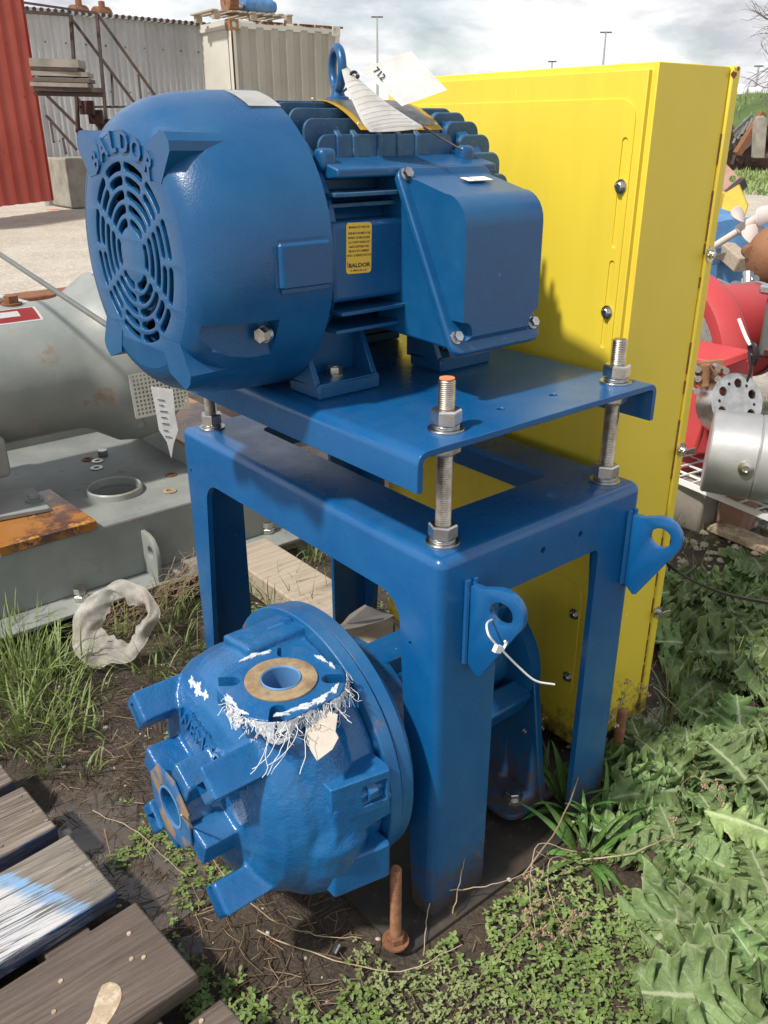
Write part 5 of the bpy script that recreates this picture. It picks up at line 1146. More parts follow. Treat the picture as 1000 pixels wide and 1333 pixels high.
# wire rack on blocks
rk = thing('wire_rack', 'white coated wire mesh rack lying flat on blocks under the red machine', 'rack', (2.4, .8, .17))
z = .21; A = onz(860, 616, z); B = onz(1010, 678, z); ex_ = (B-A); Ln = ex_.length; ex_.normalize(); ey_ = V((-ex_.y, ex_.x, 0)); ey_ = ey_ if ey_.x > 0 else -ey_
for k in range(7):
    p = A+ey_*(k*.085); b = NB(); beam(b, p-ex_*.2, p+ex_*(Ln+.5), .007, .007) if k else beam(b, p-ex_*.2, p+ex_*(Ln+.5), .010, .022); obj('wire', b, 'white', rk)
for k in range(16):
    p = A+ex_*(-.15+k*.075)+V((0, 0, .006)); b = NB(); beam(b, p, p+ey_*.55, .006, .006); obj('wire', b, 'white', rk)
q = onz(921, 690); b = NB(); box(b, (q.x-.07, q.y-.0, 0), (q.x+.06, q.y+.14, .195)); tag(obj('concrete_block', b, 'concrete', None, bevel=.012), 'pale ribbed concrete block holding up the wire rack', 'block')
b = NB(); box(b, (q.x+.03, q.y-.12, 0), (q.x+.16, q.y-.012, .19)); tag(obj('brown_block', b, 'pinkrust', None, bevel=.01), 'reddish brown block beside the pale block under the rack', 'block')
q = onz(925, 697); b = NB(); beam(b, onz(930, 693)+V((0, 0, .03)), onz(1010, 726)+V((0, 0, .03)), .09, .03); tag(obj('scrap_plank', b, 'endwood', None, bevel=.005), 'pale broken plank lying on the ground at the right edge', 'plank')
# blue pump further back
bp = thing('blue_casing', 'faded chipped blue pump casing lying behind the red machine', 'pump casing', pd(935, 380, 6.2))
c = pd(905, 372, 6.2); d = V((.90, -.25, -.0)).normalized(); d = (pd(948, 330, 6.3)-pd(905, 395, 6.1)); d.z *= .2; d.normalize()
b = NB(); q0 = pd(918, 345, 6.6); q1_ = pd(958, 378, 5.9); lathe(b, [(-.3, 0), (-.3, .36), (0, .38), (.42, .36), (.44, .40), (.50, .40), (.50, .34), (.50, 0)], q0, (q1_-q0).normalized(), 40); obj('body', b, 'brightblue', bp, bevel=.01)
b = NB(); beam(b, pd(925, 308, 6.25), pd(968, 345, 5.95), .10, .10); obj('edge_bar', b, 'woodbeam', bp, bevel=.01)
b = NB(); box(b, pd(922, 345, 6.0), pd(968, 338, 6.0)+V((0, .15, .07))); obj('rib', b, 'brightblue', bp, bevel=.01)
bf = thing('blue_steel_bars', 'bright blue steel frame piece behind the pale propeller', 'frame', pd(945, 305, 8))
for a, c, w in (((925, 305), (985, 290), .10), ((935, 285), (938, 318), .12), ((925, 318), (990, 300), .08), ((928, 292), (950, 290), .09), ((985, 315), (1000, 308), .3)):
    b = NB(); beam(b, pd(*a, 7.6), pd(*c, 7.9), w, w); obj('bar', b, 'brightblue', bf)
# propeller
pr_ = thing('pale_propeller', 'three bladed propeller on a long shaft coated chalky pinkish white', 'propeller', pd(955, 310, 5.6))
hub = pd(975, 292, 5.6); b = NB(); a = pd(915, 330, 5.6); d = (hub-a).normalized(); cyl(b, a, hub, .020, seg=16); obj('shaft', b, 'propeller', pr_)
b = NB(); cyl(b, hub-d*.07, hub+d*.06, .034, .03, 20); obj('hub', b, 'propeller', pr_, bevel=.01)
for (x, y, rx, ry, rot) in ((962, 280, .033, .052, .55), (993, 281, .045, .066, -.5), (979, 306, .055, .062, .1)):
    c = pd(x, y, 5.55); e1 = RT; e2 = UP; n_b = 24; b = NB()
    f2 = frame(c, e1*cos(rot)+e2*sin(rot), -e1*sin(rot)+e2*cos(rot)); b = flat2d([[(rx*cos(t)*(1+.12*sin(t)), ry*sin(t)) for t in [2*pi*k/n_b for k in range(n_b)]]], .016, f2, .006, 2)
    for v_ in b.verts: l_ = f2.inverted() @ v_.co; v_.co += (f2.to_3x3() @ V((0, 0, 1)))*(.6*l_.x*l_.y/rx)
    obj('blade', b, 'propeller', pr_, ang=60)
# rusty ball casting
rb = thing('rusty_casting', 'round dark rust brown casting with a pipe elbow at the right edge', 'casting', pd(1000, 370, 5.3))
c = pd(1011, 335, 5.2); b = NB(); bmesh.ops.create_uvsphere(b, u_segments=40, v_segments=24, radius=.165, matrix=Matrix.Translation(c) @ Matrix.Diagonal((.95, .95, 1.05, 1))); obj('bowl', b, 'rustball', rb)
b = NB(); sweep(b, smooth_path([pd(982, 355, 5.15), pd(980, 368, 5.15), pd(985, 378, 5.15)], 5), [.045]*11, 14) ; obj('elbow', b, 'rustball', rb)
b = NB(); q = pd(976, 328, 5.15); cyl(b, q-V((.02, .02, 0)), q+V((.05, .04, .0)), .035, seg=12); obj('boss', b, 'rustball', rb)
b = NB()
for k in range(14): q = pd(945+rr.uniform(0, 34), 380+rr.uniform(-8, 8), 4.9+rr.uniform(-.1, .2)); cyl(b, q, q+V((rr.uniform(-.06, .06), rr.uniform(-.06, .06), rr.uniform(.02, .06))), rr.uniform(.015, .03), seg=10)
tag(obj('scrap_fittings', b, 'zinc'), 'heap of small dark and bright metal fittings behind the red machine', 'fittings', kind='stuff')
b = NB(); q = onz(1000, 388); box(b, (q.x-1.2, q.y-.1, 0), (q.x+.6, q.y+.12, .07)); tag(obj('old_sleeper', b, 'pinkrust', None, bevel=.01), 'brown timber sleeper lying on the gravel at the right', 'timber')
# pinkish rusty box, mustard scoop
prb = thing('rusty_plate', 'pinkish rusty thick plate with a round hole leaning behind the guard', 'plate', pd(945, 245, 10)); 
P = [pd(936, 212, 9.6), pd(946, 213, 9.6), pd(967, 236, 9.4), pd(938, 262, 9.2), pd(925, 262, 9.2), pd(925, 215, 9.6)]
b = NB(); prism(b, P, (.05, .05, -.10)); c_ = NB(); q = pd(954, 233, 9.0); dq = (q-CAM).normalized(); cyl(c_, q, q+dq*1.2, .030, seg=14); b = boolean(b, [c_]); obj('slab', b, 'pinkrust', prb, bevel=.01)
b = NB(); beam(b, pd(968, 237, 9.35), pd(937, 264, 9.15), .07, .09); obj('edge', b, 'blacksteel', prb)
ms = thing('yellow_bucket', 'mustard yellow steel bucket standing behind the pale propeller', 'bucket', pd(955, 290, 8.6))
b = NB(); prism(b, [pd(943, 252, 8.7), pd(962, 240, 8.7), pd(974, 268, 8.5), pd(966, 292, 8.4), pd(938, 276, 8.5)], (.10, .05, 0)); obj('side', b, 'mustard', ms, bevel=.01)
b = NB(); prism(b, [pd(938, 250, 8.9), pd(956, 252, 8.9), pd(953, 278, 8.9), pd(936, 280, 8.9)], (.3, .3, 0)); obj('back', b, 'mustard', ms, bevel=.01)
b = NB(); beam(b, pd(934, 282, 8.6), pd(962, 286, 8.6), .10, .07); obj('dark_slot', b, 'blacksteel', ms)
# distant scrap by the bank
cr_ = thing('scrap_crate', 'open blue grey steel rack tilted on the scrap heap by the green bank', 'rack', pd(970, 180, 38))
for a, c in (((958, 178), (982, 156)), ((966, 188), (988, 168)), ((958, 178), (966, 188)), ((964, 172), (973, 182)), ((970, 166), (979, 177)), ((976, 161), (985, 171)), ((960, 183), (985, 161))):
    b = NB(); beam(b, pd(*a, 38), pd(*c, 38.4), .10, .5); obj('bar', b, 'greybox' if a[0] != 960 else 'plate', cr_)
b = NB(); beam(b, pd(960, 200, 37.5), pd(993, 147, 38), .25, .25); tag(obj('rusty_beam', b, 'rust'), 'long rusty beam leaning up against the far scrap rack', 'beam')
cp = thing('stone_post', 'pale rounded concrete post standing in front of the green bank', 'post', onz(990, 207))
P = [pd(984, 206, 35), pd(986, 160, 35), pd(989, 152, 35), pd(994, 150, 35), pd(998, 154, 35), pd(999, 165, 35), pd(996, 206, 35)]; b = NB(); prism(b, P, (.4, .4, 0)); obj('post', b, 'concrete', cp, bevel=.03)
q = onz(974, 216); b = NB(); prism(b, [q+V((0, 0, .15)), onz(1040, 222)+V((0, 0, .15)), onz(1040, 205)+V((0, 0, .15)), onz(990, 206)+V((0, 0, .15))], (0, 0, .35)); tag(obj('concrete_slab', b, 'concrete'), 'flat pale concrete slab lying on dark timbers at the far right', 'slab')
b = NB()
for k in range(50): x = rr.uniform(940, 1010); q = pd(x, rr.uniform(178, 206), 39); s = rr.uniform(.2, .6); box(b, q-V((s, s, s*.5)), q+V((s, s, s*.5)), Matrix.Rotation(rr.uniform(0, 3), 3, (rr.random(), rr.random(), rr.random()+.1)))
tag(obj('scrap_heap', b, 'blacksteel'), 'dark mixed scrap heaped at the foot of the green bank', 'scrap', kind='stuff')
q = pd(964, 121, 60); b = NB(); bmesh.ops.create_uvsphere(b, u_segments=14, v_segments=10, radius=.5, matrix=Matrix.Translation(q)); cyl(b, q, q+V((.9, -.7, .1)), .25, seg=12); tag(obj('white_tank', b, 'white'), 'small white tank at the top of the green bank beside the guard', 'tank')
# green bank
MT['bank'] = material('rough_grass', (.055, .10, .022), .9, c2=(.10, .14, .035), vs=.5, c3=(.17, .16, .06), ss=3, sr=(.6, .7), bump=1., bs2=3, world=True)
cb = pd(1000, 200, 62); cdir = V((RT.x, RT.y, 0)).normalized(); fdir = V((fw.x, fw.y, 0)).normalized()
b = NB(); nx, ny = 150, 50; g = []
for i in range(nx):
    row = []
    for j in range(ny):
        u_ = -14+i*.7; w_ = -20+j*.9; base = max(0, 1-((w_)/20)**2)
        hh = 3.0*min(1, max(0, (u_+13)/10))*base**.8*(1+.25*noise.noise((u_*.07, w_*.07, 2)))+.35*base*noise.noise((u_*.5, w_*.5, 1))+.22*base*noise.noise((u_*1.6, w_*1.6, 5))
        p = V((cb.x, cb.y, 0))+cdir*u_+fdir*w_; row.append(b.verts.new((p.x, p.y, max(hh, -.1)-.02)))
    g.append(row)
for i in range(nx-1):
    for j in range(ny-1): b.faces.new((g[i][j], g[i+1][j], g[i+1][j+1], g[i][j+1]))
obj('grass_bank', b, 'bank', None, kind='structure')
# bare tree top right
bt = thing('bare_tree', 'leafless tree whose twigs reach in at the top right corner', 'tree', pd(1120, 150, 30))
rt_ = random.Random(5); b = NB()
def branch(b, p, d, L, r, dep):
    pts = [p]; q = p.copy(); dd_ = d.copy()
    for k in range(5): dd_ = (dd_+V((rt_.gauss(0, .14), rt_.gauss(0, .14), rt_.gauss(0, .12)))).normalized(); q = q+dd_*L/5; pts.append(q.copy())
    sweep(b, pts, [r*(1-.12*k) for k in range(6)], 5, False)
    if dep:
        for k in range(3 if dep > 1 else 4):
            i = rt_.randint(2, 5); branch(b, pts[i], (dd_+V((rt_.gauss(0, .5), rt_.gauss(0, .5), rt_.gauss(0, .4)))).normalized(), L*.62, r*.5, dep-1)
base = V((*pd(1120, 150, 30).xy, 0)); sweep(b, [base, base+V((0, .1, 2)), pd(1100, 70, 30)], [.22, .18, .13], 8); obj('trunk', b, 'blacksteel', bt)
b = NB(); 
MT['twig'] = material('grey_bark', (.16, .13, .12), .9)
for (x, y) in ((960, 20), (968, 5), (955, 45), (985, -20), (970, 70), (1010, -30), (1000, 30), (1040, 0)):
    s0 = pd(1100, 75, 30); tgt = pd(x+30, y, 30); branch(b, s0, (tgt-s0).normalized(), (tgt-s0).length*.75, .055, 3)
obj('crown', b, 'twig', bt)
# ================================================================ VEGETATION
def leaf_mat(name, base, rib, edge, rough=.55, nveins=7):
    m = bpy.data.materials.new(name); m.use_nodes = True; t = m.node_tree; n = t.nodes; l = t.links; b = n['Principled BSDF']
    uv = n.new('ShaderNodeUVMap'); s = n.new('ShaderNodeSeparateXYZ'); l.new(uv.outputs[0], s.inputs[0])
    def mth(op, a, v=None, b2=None):
        x = n.new('ShaderNodeMath'); x.operation = op
        if isinstance(a, float): x.inputs[0].default_value = a
        else: l.new(a, x.inputs[0])
        if b2 is not None: l.new(b2, x.inputs[1])
        elif v is not None: x.inputs[1].default_value = v
        return x.outputs[0]
    def mr(a, lo, hi): x = n.new('ShaderNodeMapRange'); x.inputs[1].default_value = lo; x.inputs[2].default_value = hi; l.new(a, x.inputs[0]); return x.outputs[0]
    def mix(f, a, c):
        x = n.new('ShaderNodeMix'); x.data_type = 'RGBA'; l.new(f, x.inputs[0])
        if isinstance(a, tuple): x.inputs[6].default_value = (*a, 1)
        else: l.new(a, x.inputs[6])
        if isinstance(c, tuple): x.inputs[7].default_value = (*c, 1)
        else: l.new(c, x.inputs[7])
        return x.outputs[2]
    v = mth('ABSOLUTE', mth('SUBTRACT', s.outputs[1], .5)); v = mth('MULTIPLY', v, 2.)      # 0 rib .. 1 edge
    oi = n.new('ShaderNodeObjectInfo'); g = n.new('ShaderNodeNewGeometry')
    q = n.new('ShaderNodeTexNoise'); q.inputs['Scale'].default_value = 28; q.inputs['Detail'].default_value = 5; l.new(g.outputs['Position'], q.inputs[0])
    c = mix(mr(q.outputs[0], .35, .68), tuple(x*.72 for x in base), tuple(min(1, x*1.35) for x in base))
    q2 = n.new('ShaderNodeTexNoise'); q2.inputs['Scale'].default_value = 5; l.new(g.outputs['Position'], q2.inputs[0]); c = mix(mr(q2.outputs[0], .5, .75), c, tuple(min(1, x*1.5+.02) for x in base))
    ve = mth('SUBTRACT', mth('MULTIPLY', s.outputs[0], float(nveins)), b2=mth('MULTIPLY', v, 1.1)); ve = mth('FRACT', ve); ve = mth('ABSOLUTE', mth('SUBTRACT', ve, .5)); ve = mth('SUBTRACT', 1., b2=mr(ve, .0, .05)); ve = mth('MULTIPLY', ve, .45)
    c = mix(ve, c, rib)
    c = mix(mth('SUBTRACT', 1., b2=mr(v, .03, .085)), c, rib)
    c = mix(mth('MULTIPLY', mr(v, .93, .99), .55), c, edge)
    hs = n.new('ShaderNodeHueSaturation'); l.new(c, hs.inputs['Color']); rr_ = n.new('ShaderNodeMapRange'); rr_.inputs[3].default_value = .72; rr_.inputs[4].default_value = 1.3; l.new(oi.outputs['Random'], rr_.inputs[0]); l.new(rr_.outputs[0], hs.inputs['Value'])
    rh = n.new('ShaderNodeMapRange'); rh.inputs[3].default_value = .485; rh.inputs[4].default_value = .512; l.new(oi.outputs['Random'], rh.inputs[0]); l.new(rh.outputs[0], hs.inputs['Hue']); c = hs.outputs[0]
    l.new(c, b.inputs['Base Color']); b.inputs['Roughness'].default_value = rough; b.inputs['Subsurface Weight'].default_value = 0
    bp = n.new('ShaderNodeBump'); bp.inputs['Strength'].default_value = .6; bp.inputs['Distance'].default_value = .004; q3 = n.new('ShaderNodeTexNoise'); q3.inputs['Scale'].default_value = 120; l.new(g.outputs['Position'], q3.inputs[0]); l.new(q3.outputs[0], bp.inputs['Height']); l.new(bp.outputs[0], b.inputs['Normal'])
    tr = n.new('ShaderNodeBsdfTranslucent'); l.new(c, tr.inputs[0]); ms_ = n.new('ShaderNodeMixShader'); ms_.inputs[0].default_value = .22; out_ = n['Material Output']; l.new(b.outputs[0], ms_.inputs[1]); l.new(tr.outputs[0], ms_.inputs[2]); l.new(ms_.outputs[0], out_.inputs[0])
    return m
MT['thistle'] = leaf_mat('thistle_leaf', (.145, .22, .075), (.42, .48, .28), (.34, .40, .20))
MT['paleleaf'] = leaf_mat('pale_leaf', (.30, .40, .15), (.5, .55, .32), (.45, .5, .3))
MT['grass'] = leaf_mat('grass_blade', (.19, .25, .075), (.16, .25, .06), (.15, .2, .06), .5, 1)
MT['grass2'] = leaf_mat('broad_green_leaf', (.085, .18, .035), (.18, .28, .09), (.1, .2, .06), .42, 1)
MT['small'] = leaf_mat('small_leaf', (.18, .26, .070), (.2, .3, .1), (.15, .22, .08), .5, 1)
MT['small2'] = leaf_mat('small_pale_leaf', (.30, .37, .14), (.35, .42, .22), (.3, .36, .2), .5, 1)
MT['straw'] = material('dry_straw', (.24, .16, .095), .9, c2=(.36, .27, .17), vs=12, world=True)
MT['darkstraw'] = material('wet_dead_stems', (.075, .045, .028), .7, c2=(.16, .10, .06), vs=10, world=True)
MT['drystem'] = material('pale_dry_stem', (.48, .39, .27), .85, c2=(.34, .24, .15), vs=12, world=True)
MT['seed'] = material('dry_seed_head', (.42, .31, .20), .9, c2=(.3, .2, .12), vs=60)
MT['soil'] = material('crumbly_soil', (.085, .055, .035), .95, c2=(.05, .032, .022), vs=20, bump=.8, bs=90)
MT['stoneA'] = material('pebble', (.33, .28, .22), .8, c2=(.5, .46, .4), vs=9, c3=(.22, .12, .07), ss=14, sr=(.6, .65), world=True)
def thistle_leaf(seed, Ln=.26, Wd=.10, droop=.5):
    r = random.Random(seed); nu, nv = 64, 12; b = NB(); uvl = b.loops.layers.uv.new('UVMap'); nl = r.choice((5, 6, 7)); ph = r.uniform(0, 1); g = []; tw = r.uniform(-.4, .4)
    p1_ = [r.uniform(0, 6) for _ in range(4)]
    for i in range(nu+1):
        u = i/nu; env = (sin(pi*min(1, u*.93+.07)**.75))**.7 if u < 1 else 0
        row = []
        for j in range(nv+1):
            v = j/nv*2-1; s = 1 if v >= 0 else -1
            x = u*nl+ (0 if s > 0 else .35)+ph; f = x % 1.
            lobe = (1-abs(2*f-1)**1.6); teeth = abs(((x*4.0) % 1)-.5)*2
            w = Wd*env*(.58+.42*lobe*(1+.35*sin(2.3*x+p1_[0])))*(1+.20*(teeth-.5))*(1+.1*sin(9*u+p1_[0]+s))
            if u < .10: w *= .25+.75*u/.10
            av = abs(v)
            ruf = (.26*sin(2*pi*x+p1_[1]*s)+.17*sin(4*pi*x+p1_[2])+.07*sin(8*pi*x))*av**2.2*Wd*1.0
            yy = s*w*av*(1-.10*av); xx = Ln*(u+ .10*av*(lobe-.2)*env)
            zc_ = droop*Ln*(.55*u-.85*u*u)+Ln*.02*sin(7*u)
            z_ = zc_+ruf+.16*av*w-.05*abs(sin(pi*x*1.0))*av*Wd+.006*sin(28*u+9*v+p1_[3])*(av)
            row.append(b.verts.new((xx, yy+tw*.08*Ln*u*u, z_)))
        g.append(row)
    for i in range(nu):
        for j in range(nv):
            try: f = b.faces.new((g[i][j], g[i+1][j], g[i+1][j+1], g[i][j+1]))
            except Exception: continue
            for lp, (a, c) in zip(f.loops, ((i, j), (i+1, j), (i+1, j+1), (i, j+1))): lp[uvl].uv = (a/nu, c/nv)
    me = bpy.data.meshes.new('leaf'); b.to_mesh(me); b.free(); me.polygons.foreach_set('use_smooth', [True]*len(me.polygons)); return me
leafm = []
for k in range(9):
    me = thistle_leaf(20+k, .25, .092+.018*(k % 3), .35+.12*(k % 4)); me.materials.append(MT['thistle']); leafm.append(me)
rv = random.Random(77)
def thistle(c, n, sc, lab, el=(.15, .9), grp='spiny leaved thistle plants', skip=None):
    t = thing('thistle_plant', lab, 'thistle', (c[0], c[1], gh(c[0], c[1])-.005), grp)
    a0 = rv.uniform(0, 6)
    n = max(5, int(n*.8))
    for k in range(n):
        a = a0+k*2.399+rv.uniform(-.25, .25); f = k/n
        o = bpy.data.objects.new('leaf', leafm[rv.randrange(9)]); COL.objects.link(o); o.parent = t
        e_ = el[0]+(el[1]-el[0])*f**1.3+rv.uniform(-.14, .14); s = sc*(1.10-.55*f)*rv.uniform(.7, 1.15)
        o.rotation_euler = (rv.uniform(-.25, .25), -e_, a); o.scale = (s, s*rv.uniform(.9, 1.2), s); o.location = (.012*cos(a)*sc, .012*sin(a)*sc, .01+.03*f)
    return t
TH = [((925, 1175), 9, .95, 'thistle with a big flat veined leaf pointing left, at the lower right'), ((1010, 1215), 11, 1.1, 'large thistle cut by the right edge at the bottom corner'), ((985, 1060), 11, 1.05, 'thistle beside the folded pale green leaf at the right edge'), ((900, 1040), 10, .9, 'thistle growing in the middle of the lower right patch'), ((845, 1010), 8, .7, 'small thistle close to the right leg of the stand'), ((960, 975), 10, .85, 'thistle just below the puddle at right'), ((880, 1120), 9, .8, 'thistle left of centre in the lower right patch behind the soil clod'), ((1010, 1000), 10, 1., 'thistle at the right edge under the puddle'), ((1010, 1330), 9, 1.05, 'thistle whose broad leaf fills the bottom right corner'),
      ((905, 850), 10, 1.0, 'thistle right beside the yellow guard beyond the puddle'), ((950, 800), 11, 1.1, 'thistle under the black wire near the guard'), ((990, 865), 11, 1.1, 'bushy thistle at the right edge beyond the puddle'), ((900, 780), 9, .9, 'thistle closest to the wing nut side of the guard'), ((1000, 780), 10, 1.1, 'thistle farthest back at the right edge'), ((945, 880), 8, .85, 'low thistle at the far rim of the puddle'), ((1040, 830), 10, 1.2, 'thistle mostly cut off by the right edge'), ((1060, 1120), 10, 1.2, 'thistle outside the lower right edge reaching in')]
for (p, n, s, lab) in TH: thistle(G_(*p), n, s, lab, el=(.06, .62))
# the folded leaf, coloured a paler green than the thistles
t = thing('folded_leaf', 'bright pale green folded leaf above the thistles', 'leaf', (*G_(945, 1130), .12))
me = thistle_leaf(5, .24, .075, .1); me.materials.append(MT['paleleaf'])
for v_ in me.vertices: v_.co.z += -abs(v_.co.y)*.9; v_.co.y *= .7
o = bpy.data.objects.new('leaf_blade', me); COL.objects.link(o); o.parent = t; o.rotation_euler = (.5, .05, radians(-62)); o.location = (-.03, .06, .02)
# ---------- scattered stuff meshes made with numpy-like lists
class Bag:
    def __init__(s): s.v = []; s.f = []; s.uv = []
    def blade(s, p, d, L_, w, curve, n=5, fold=.25, tip=True):
        side = V((-d.y, d.x, 0)).normalized(); q = V(p); dd_ = V(d).normalized(); base = len(s.v)
        for i in range(n+1):
            u_ = i/n; ww = w*(1-u_**2.2)*(.55+.45*min(1, u_*4)) if tip else w*sin(pi*min(.98, u_*.9+.08))**.8
            up_ = side.cross(dd_)
            s.v += [q-side*ww+up_*ww*fold, q.copy(), q+side*ww+up_*ww*fold]
            dd_ = (dd_+V((0, 0, -curve/n))+V((rv.gauss(0, .04), rv.gauss(0, .04), 0))).normalized(); q = q+dd_*L_/n
        for i in range(n):
            a = base+i*3
            for j in (0, 1): s.f.append((a+j, a+3+j, a+4+j, a+1+j)); s.uv += [(i/n, j/2), ((i+1)/n, j/2), ((i+1)/n, (j+1)/2), (i/n, (j+1)/2)]
    def leaf(s, p, az, el_, L_, w):
        d = V((cos(az)*cos(el_), sin(az)*cos(el_), sin(el_))); side = V((-sin(az), cos(az), 0)); up_ = side.cross(d)*-1; base = len(s.v); p = V(p)
        for u_, ww in ((0, .12), (.35, 1.), (.7, .85), (1, .08)): c = p+d*L_*u_-V((0, 0, L_*.25*u_*u_)); s.v += [c-side*w*ww+up_*w*.25*ww, c, c+side*w*ww+up_*w*.25*ww]
        for i in range(3):
            a = base+i*3
            for j in (0, 1): s.f.append((a+j, a+3+j, a+4+j, a+1+j)); s.uv += [(i/3, j/2), ((i+1)/3, j/2), ((i+1)/3, (j+1)/2), (i/3, (j+1)/2)]
    def stick(s, p, d, L_, r, wob=.25, n=3):
        q = V(p); dd_ = V(d).normalized(); x = dd_.orthogonal().normalized(); y = dd_.cross(x); base = len(s.v)
        for i in range(n+1):
            for k in range(3): a = 2*pi*k/3; s.v.append(q+(x*cos(a)+y*sin(a))*r)
            dd_ = (dd_+V((rv.gauss(0, wob), rv.gauss(0, wob), rv.gauss(0, wob*.4)))).normalized(); q = q+dd_*L_/n
        for i in range(n):
            a = base+i*3
            for k in range(3): k2 = (k+1) % 3; s.f.append((a+k, a+k2, a+3+k2, a+3+k)); s.uv += [(0, .5)]*4
    def build(s, name, mat, label=None, cat=None, kind='stuff'):
        me = bpy.data.meshes.new(name); me.from_pydata([tuple(v) for v in s.v], [], s.f); u = me.uv_layers.new(name='UVMap'); u.data.foreach_set('uv', [c for p in s.uv for c in p])
        o = bpy.data.objects.new(name, me); fin(o, mat, None, ang=180); tag(o, label, cat, None, kind); return o
def blocked(x, y):
    if -.14 < x < .66 and -.06 < y < 1.02: return True
    if -2 < x < .82 and 1.52 < y < 2.63: return True
    if x < -.49 and y < 1.0: return True
    if .42 < x < .62 and .69 < y < 1.6: return True
    for (cx, cy, s, d) in PUD[:7]:
        if math.hypot(x-cx, y-cy) < s*.85: return True
    return False
def inplate(x, y): return -.14 < x < .66 and -.06 < y < 1.02
def tuft(bag, cx, cy, n, rad, h, w=.0028, lean=.5, curve=1.3):
    for k in range(n):
        a = rv.uniform(0, 2*pi); r = rad*math.sqrt(rv.random()); x, y = cx+r*cos(a), cy+r*sin(a); aa = a+rv.gauss(0, .8); ln_ = rv.uniform(.1, lean)
        bag.blade((x, y, gh(x, y)-.004), V((cos(aa)*ln_, sin(aa)*ln_, 1)), h*rv.uniform(.5, 1.15), w*rv.uniform(.6, 1.3), curve*rv.uniform(.4, 1.4))
g = Bag()
for (px_, py_, n, r, h) in [(60, 900, 110, .12, .21), (20, 900, 90, .12, .21), (95, 870, 60, .08, .17), (70, 940, 60, .10, .15), (120, 960, 18, .05, .1), (10, 860, 60, .1, .2), (40, 960, 50, .08, .15), (90, 960, 30, .05, .13), (0, 960, 50, .08, .18), (30, 850, 45, .08, .22), (130, 905, 12, .05, .12), (200, 880, 26, .06, .14), (235, 850, 40, .07, .15), (225, 805, 40, .06, .16), (110, 1005, 14, .04, .10), (60, 1000, 24, .05, .12), (330, 770, 22, .06, .15), (365, 790, 30, .05, .17), (400, 800, 28, .05, .19), (440, 810, 24, .05, .20), (395, 735, 26, .08, .14), (420, 720, 26, .08, .12), (300, 800, 18, .05, .12), (250, 790, 18, .05, .15), (160, 830, 14, .05, .16), (-30, 900, 60, .1, .22), (880, 905, 18, .04, .13), (925, 935, 30, .05, .12), (960, 900, 24, .05, .15), (860, 960, 26, .05, .10), (940, 960, 24, .05, .10), (905, 930, 14, .04, .10), (880, 940, 22, .03, .15), (640, 1290, 5, .04, .08), (520, 1300, 4, .04, .07), (870, 640, 25, .1, .12), (960, 690, 30, .1, .12), (900, 700, 18, .1, .09), (1000, 640, 40, .1, .14), (970, 650, 40, .12, .14)]:
    tuft(g, *G_(px_, py_), n, r, h)
for k in range(1500):     # grass further away, thin and patchy
    x = rv.uniform(-.8, 5.5); y = rv.uniform(2.6, 3.3) if rv.random() < .35 else rv.uniform(-.5, 3.3)
    if noise.noise((x*1.3, y*1.3, 8)) < .02 or blocked(x, y) or x < 1.6 and y < 2.6: continue
    tuft(g, x, y, 9, .05, .10, .002)
g.build('meadow_grass', 'grass', 'green grass tufts growing round the machines', 'grass')
g = Bag()        # thick grass behind the blue casing and by the debris
for k in range(1200):
    p = pd(rv.uniform(935, 1010), rv.uniform(205, 216), 30+rv.uniform(-6, 6)); g.blade((p.x, p.y, 0), V((rv.gauss(0, .3), rv.gauss(0, .3), 1)), rv.uniform(.1, .3), .03, .8, 2)
for k in range(4200):
    u_ = rv.uniform(-12, 40); w_ = rv.uniform(-19, 4); base = max(0, 1-(w_/20)**2); hh = 3.0*min(1, max(0, (u_+13)/10))*base**.8*(1+.25*noise.noise((u_*.07, w_*.07, 2)))
    p = V((cb.x, cb.y, 0))+cdir*u_+fdir*w_; g.blade((p.x, p.y, hh-.1), V((rv.gauss(0, .3), rv.gauss(0, .3), 1)), rv.uniform(.2, .55), .04, .8, 3)
g.build('bank_grass', 'grass', 'long rough grass on the far green bank', 'grass')
# broad strap leaves by the right leg
for k, ((px_, py_), lb) in enumerate([((700, 1030), 'strap leaved weed growing left of the right leg of the stand'), ((745, 1050), 'strap leaved weed directly in front of the right leg of the stand'), ((790, 1075), 'strap leaved weed right of the right leg, among thistles'), ((760, 1110), 'lowest strap leaved weed in front of the right leg'), ((815, 1030), 'strap leaved weed by the rusty anchor bolt')]):
    cx, cy = G_(px_, py_); t = thing('strap_leaf_weed', lb, 'weed', (cx, cy, gh(cx, cy)), 'strap leaved weeds by the right leg')
    for j in range(15):
        gb_ = Bag(); a = rv.uniform(0, 6.28); e_ = rv.uniform(.35, 1.35); gb_.blade((cx+.02*cos(a), cy+.02*sin(a), gh(cx, cy)), V((cos(a)*cos(e_), sin(a)*cos(e_), sin(e_))), rv.uniform(.09, .19), rv.uniform(.008, .014), 1.0, 7, .3)
        o = gb_.build('leaf', 'grass2', kind=None); o.parent = t; o.data.transform(Matrix.Translation(-t.location))
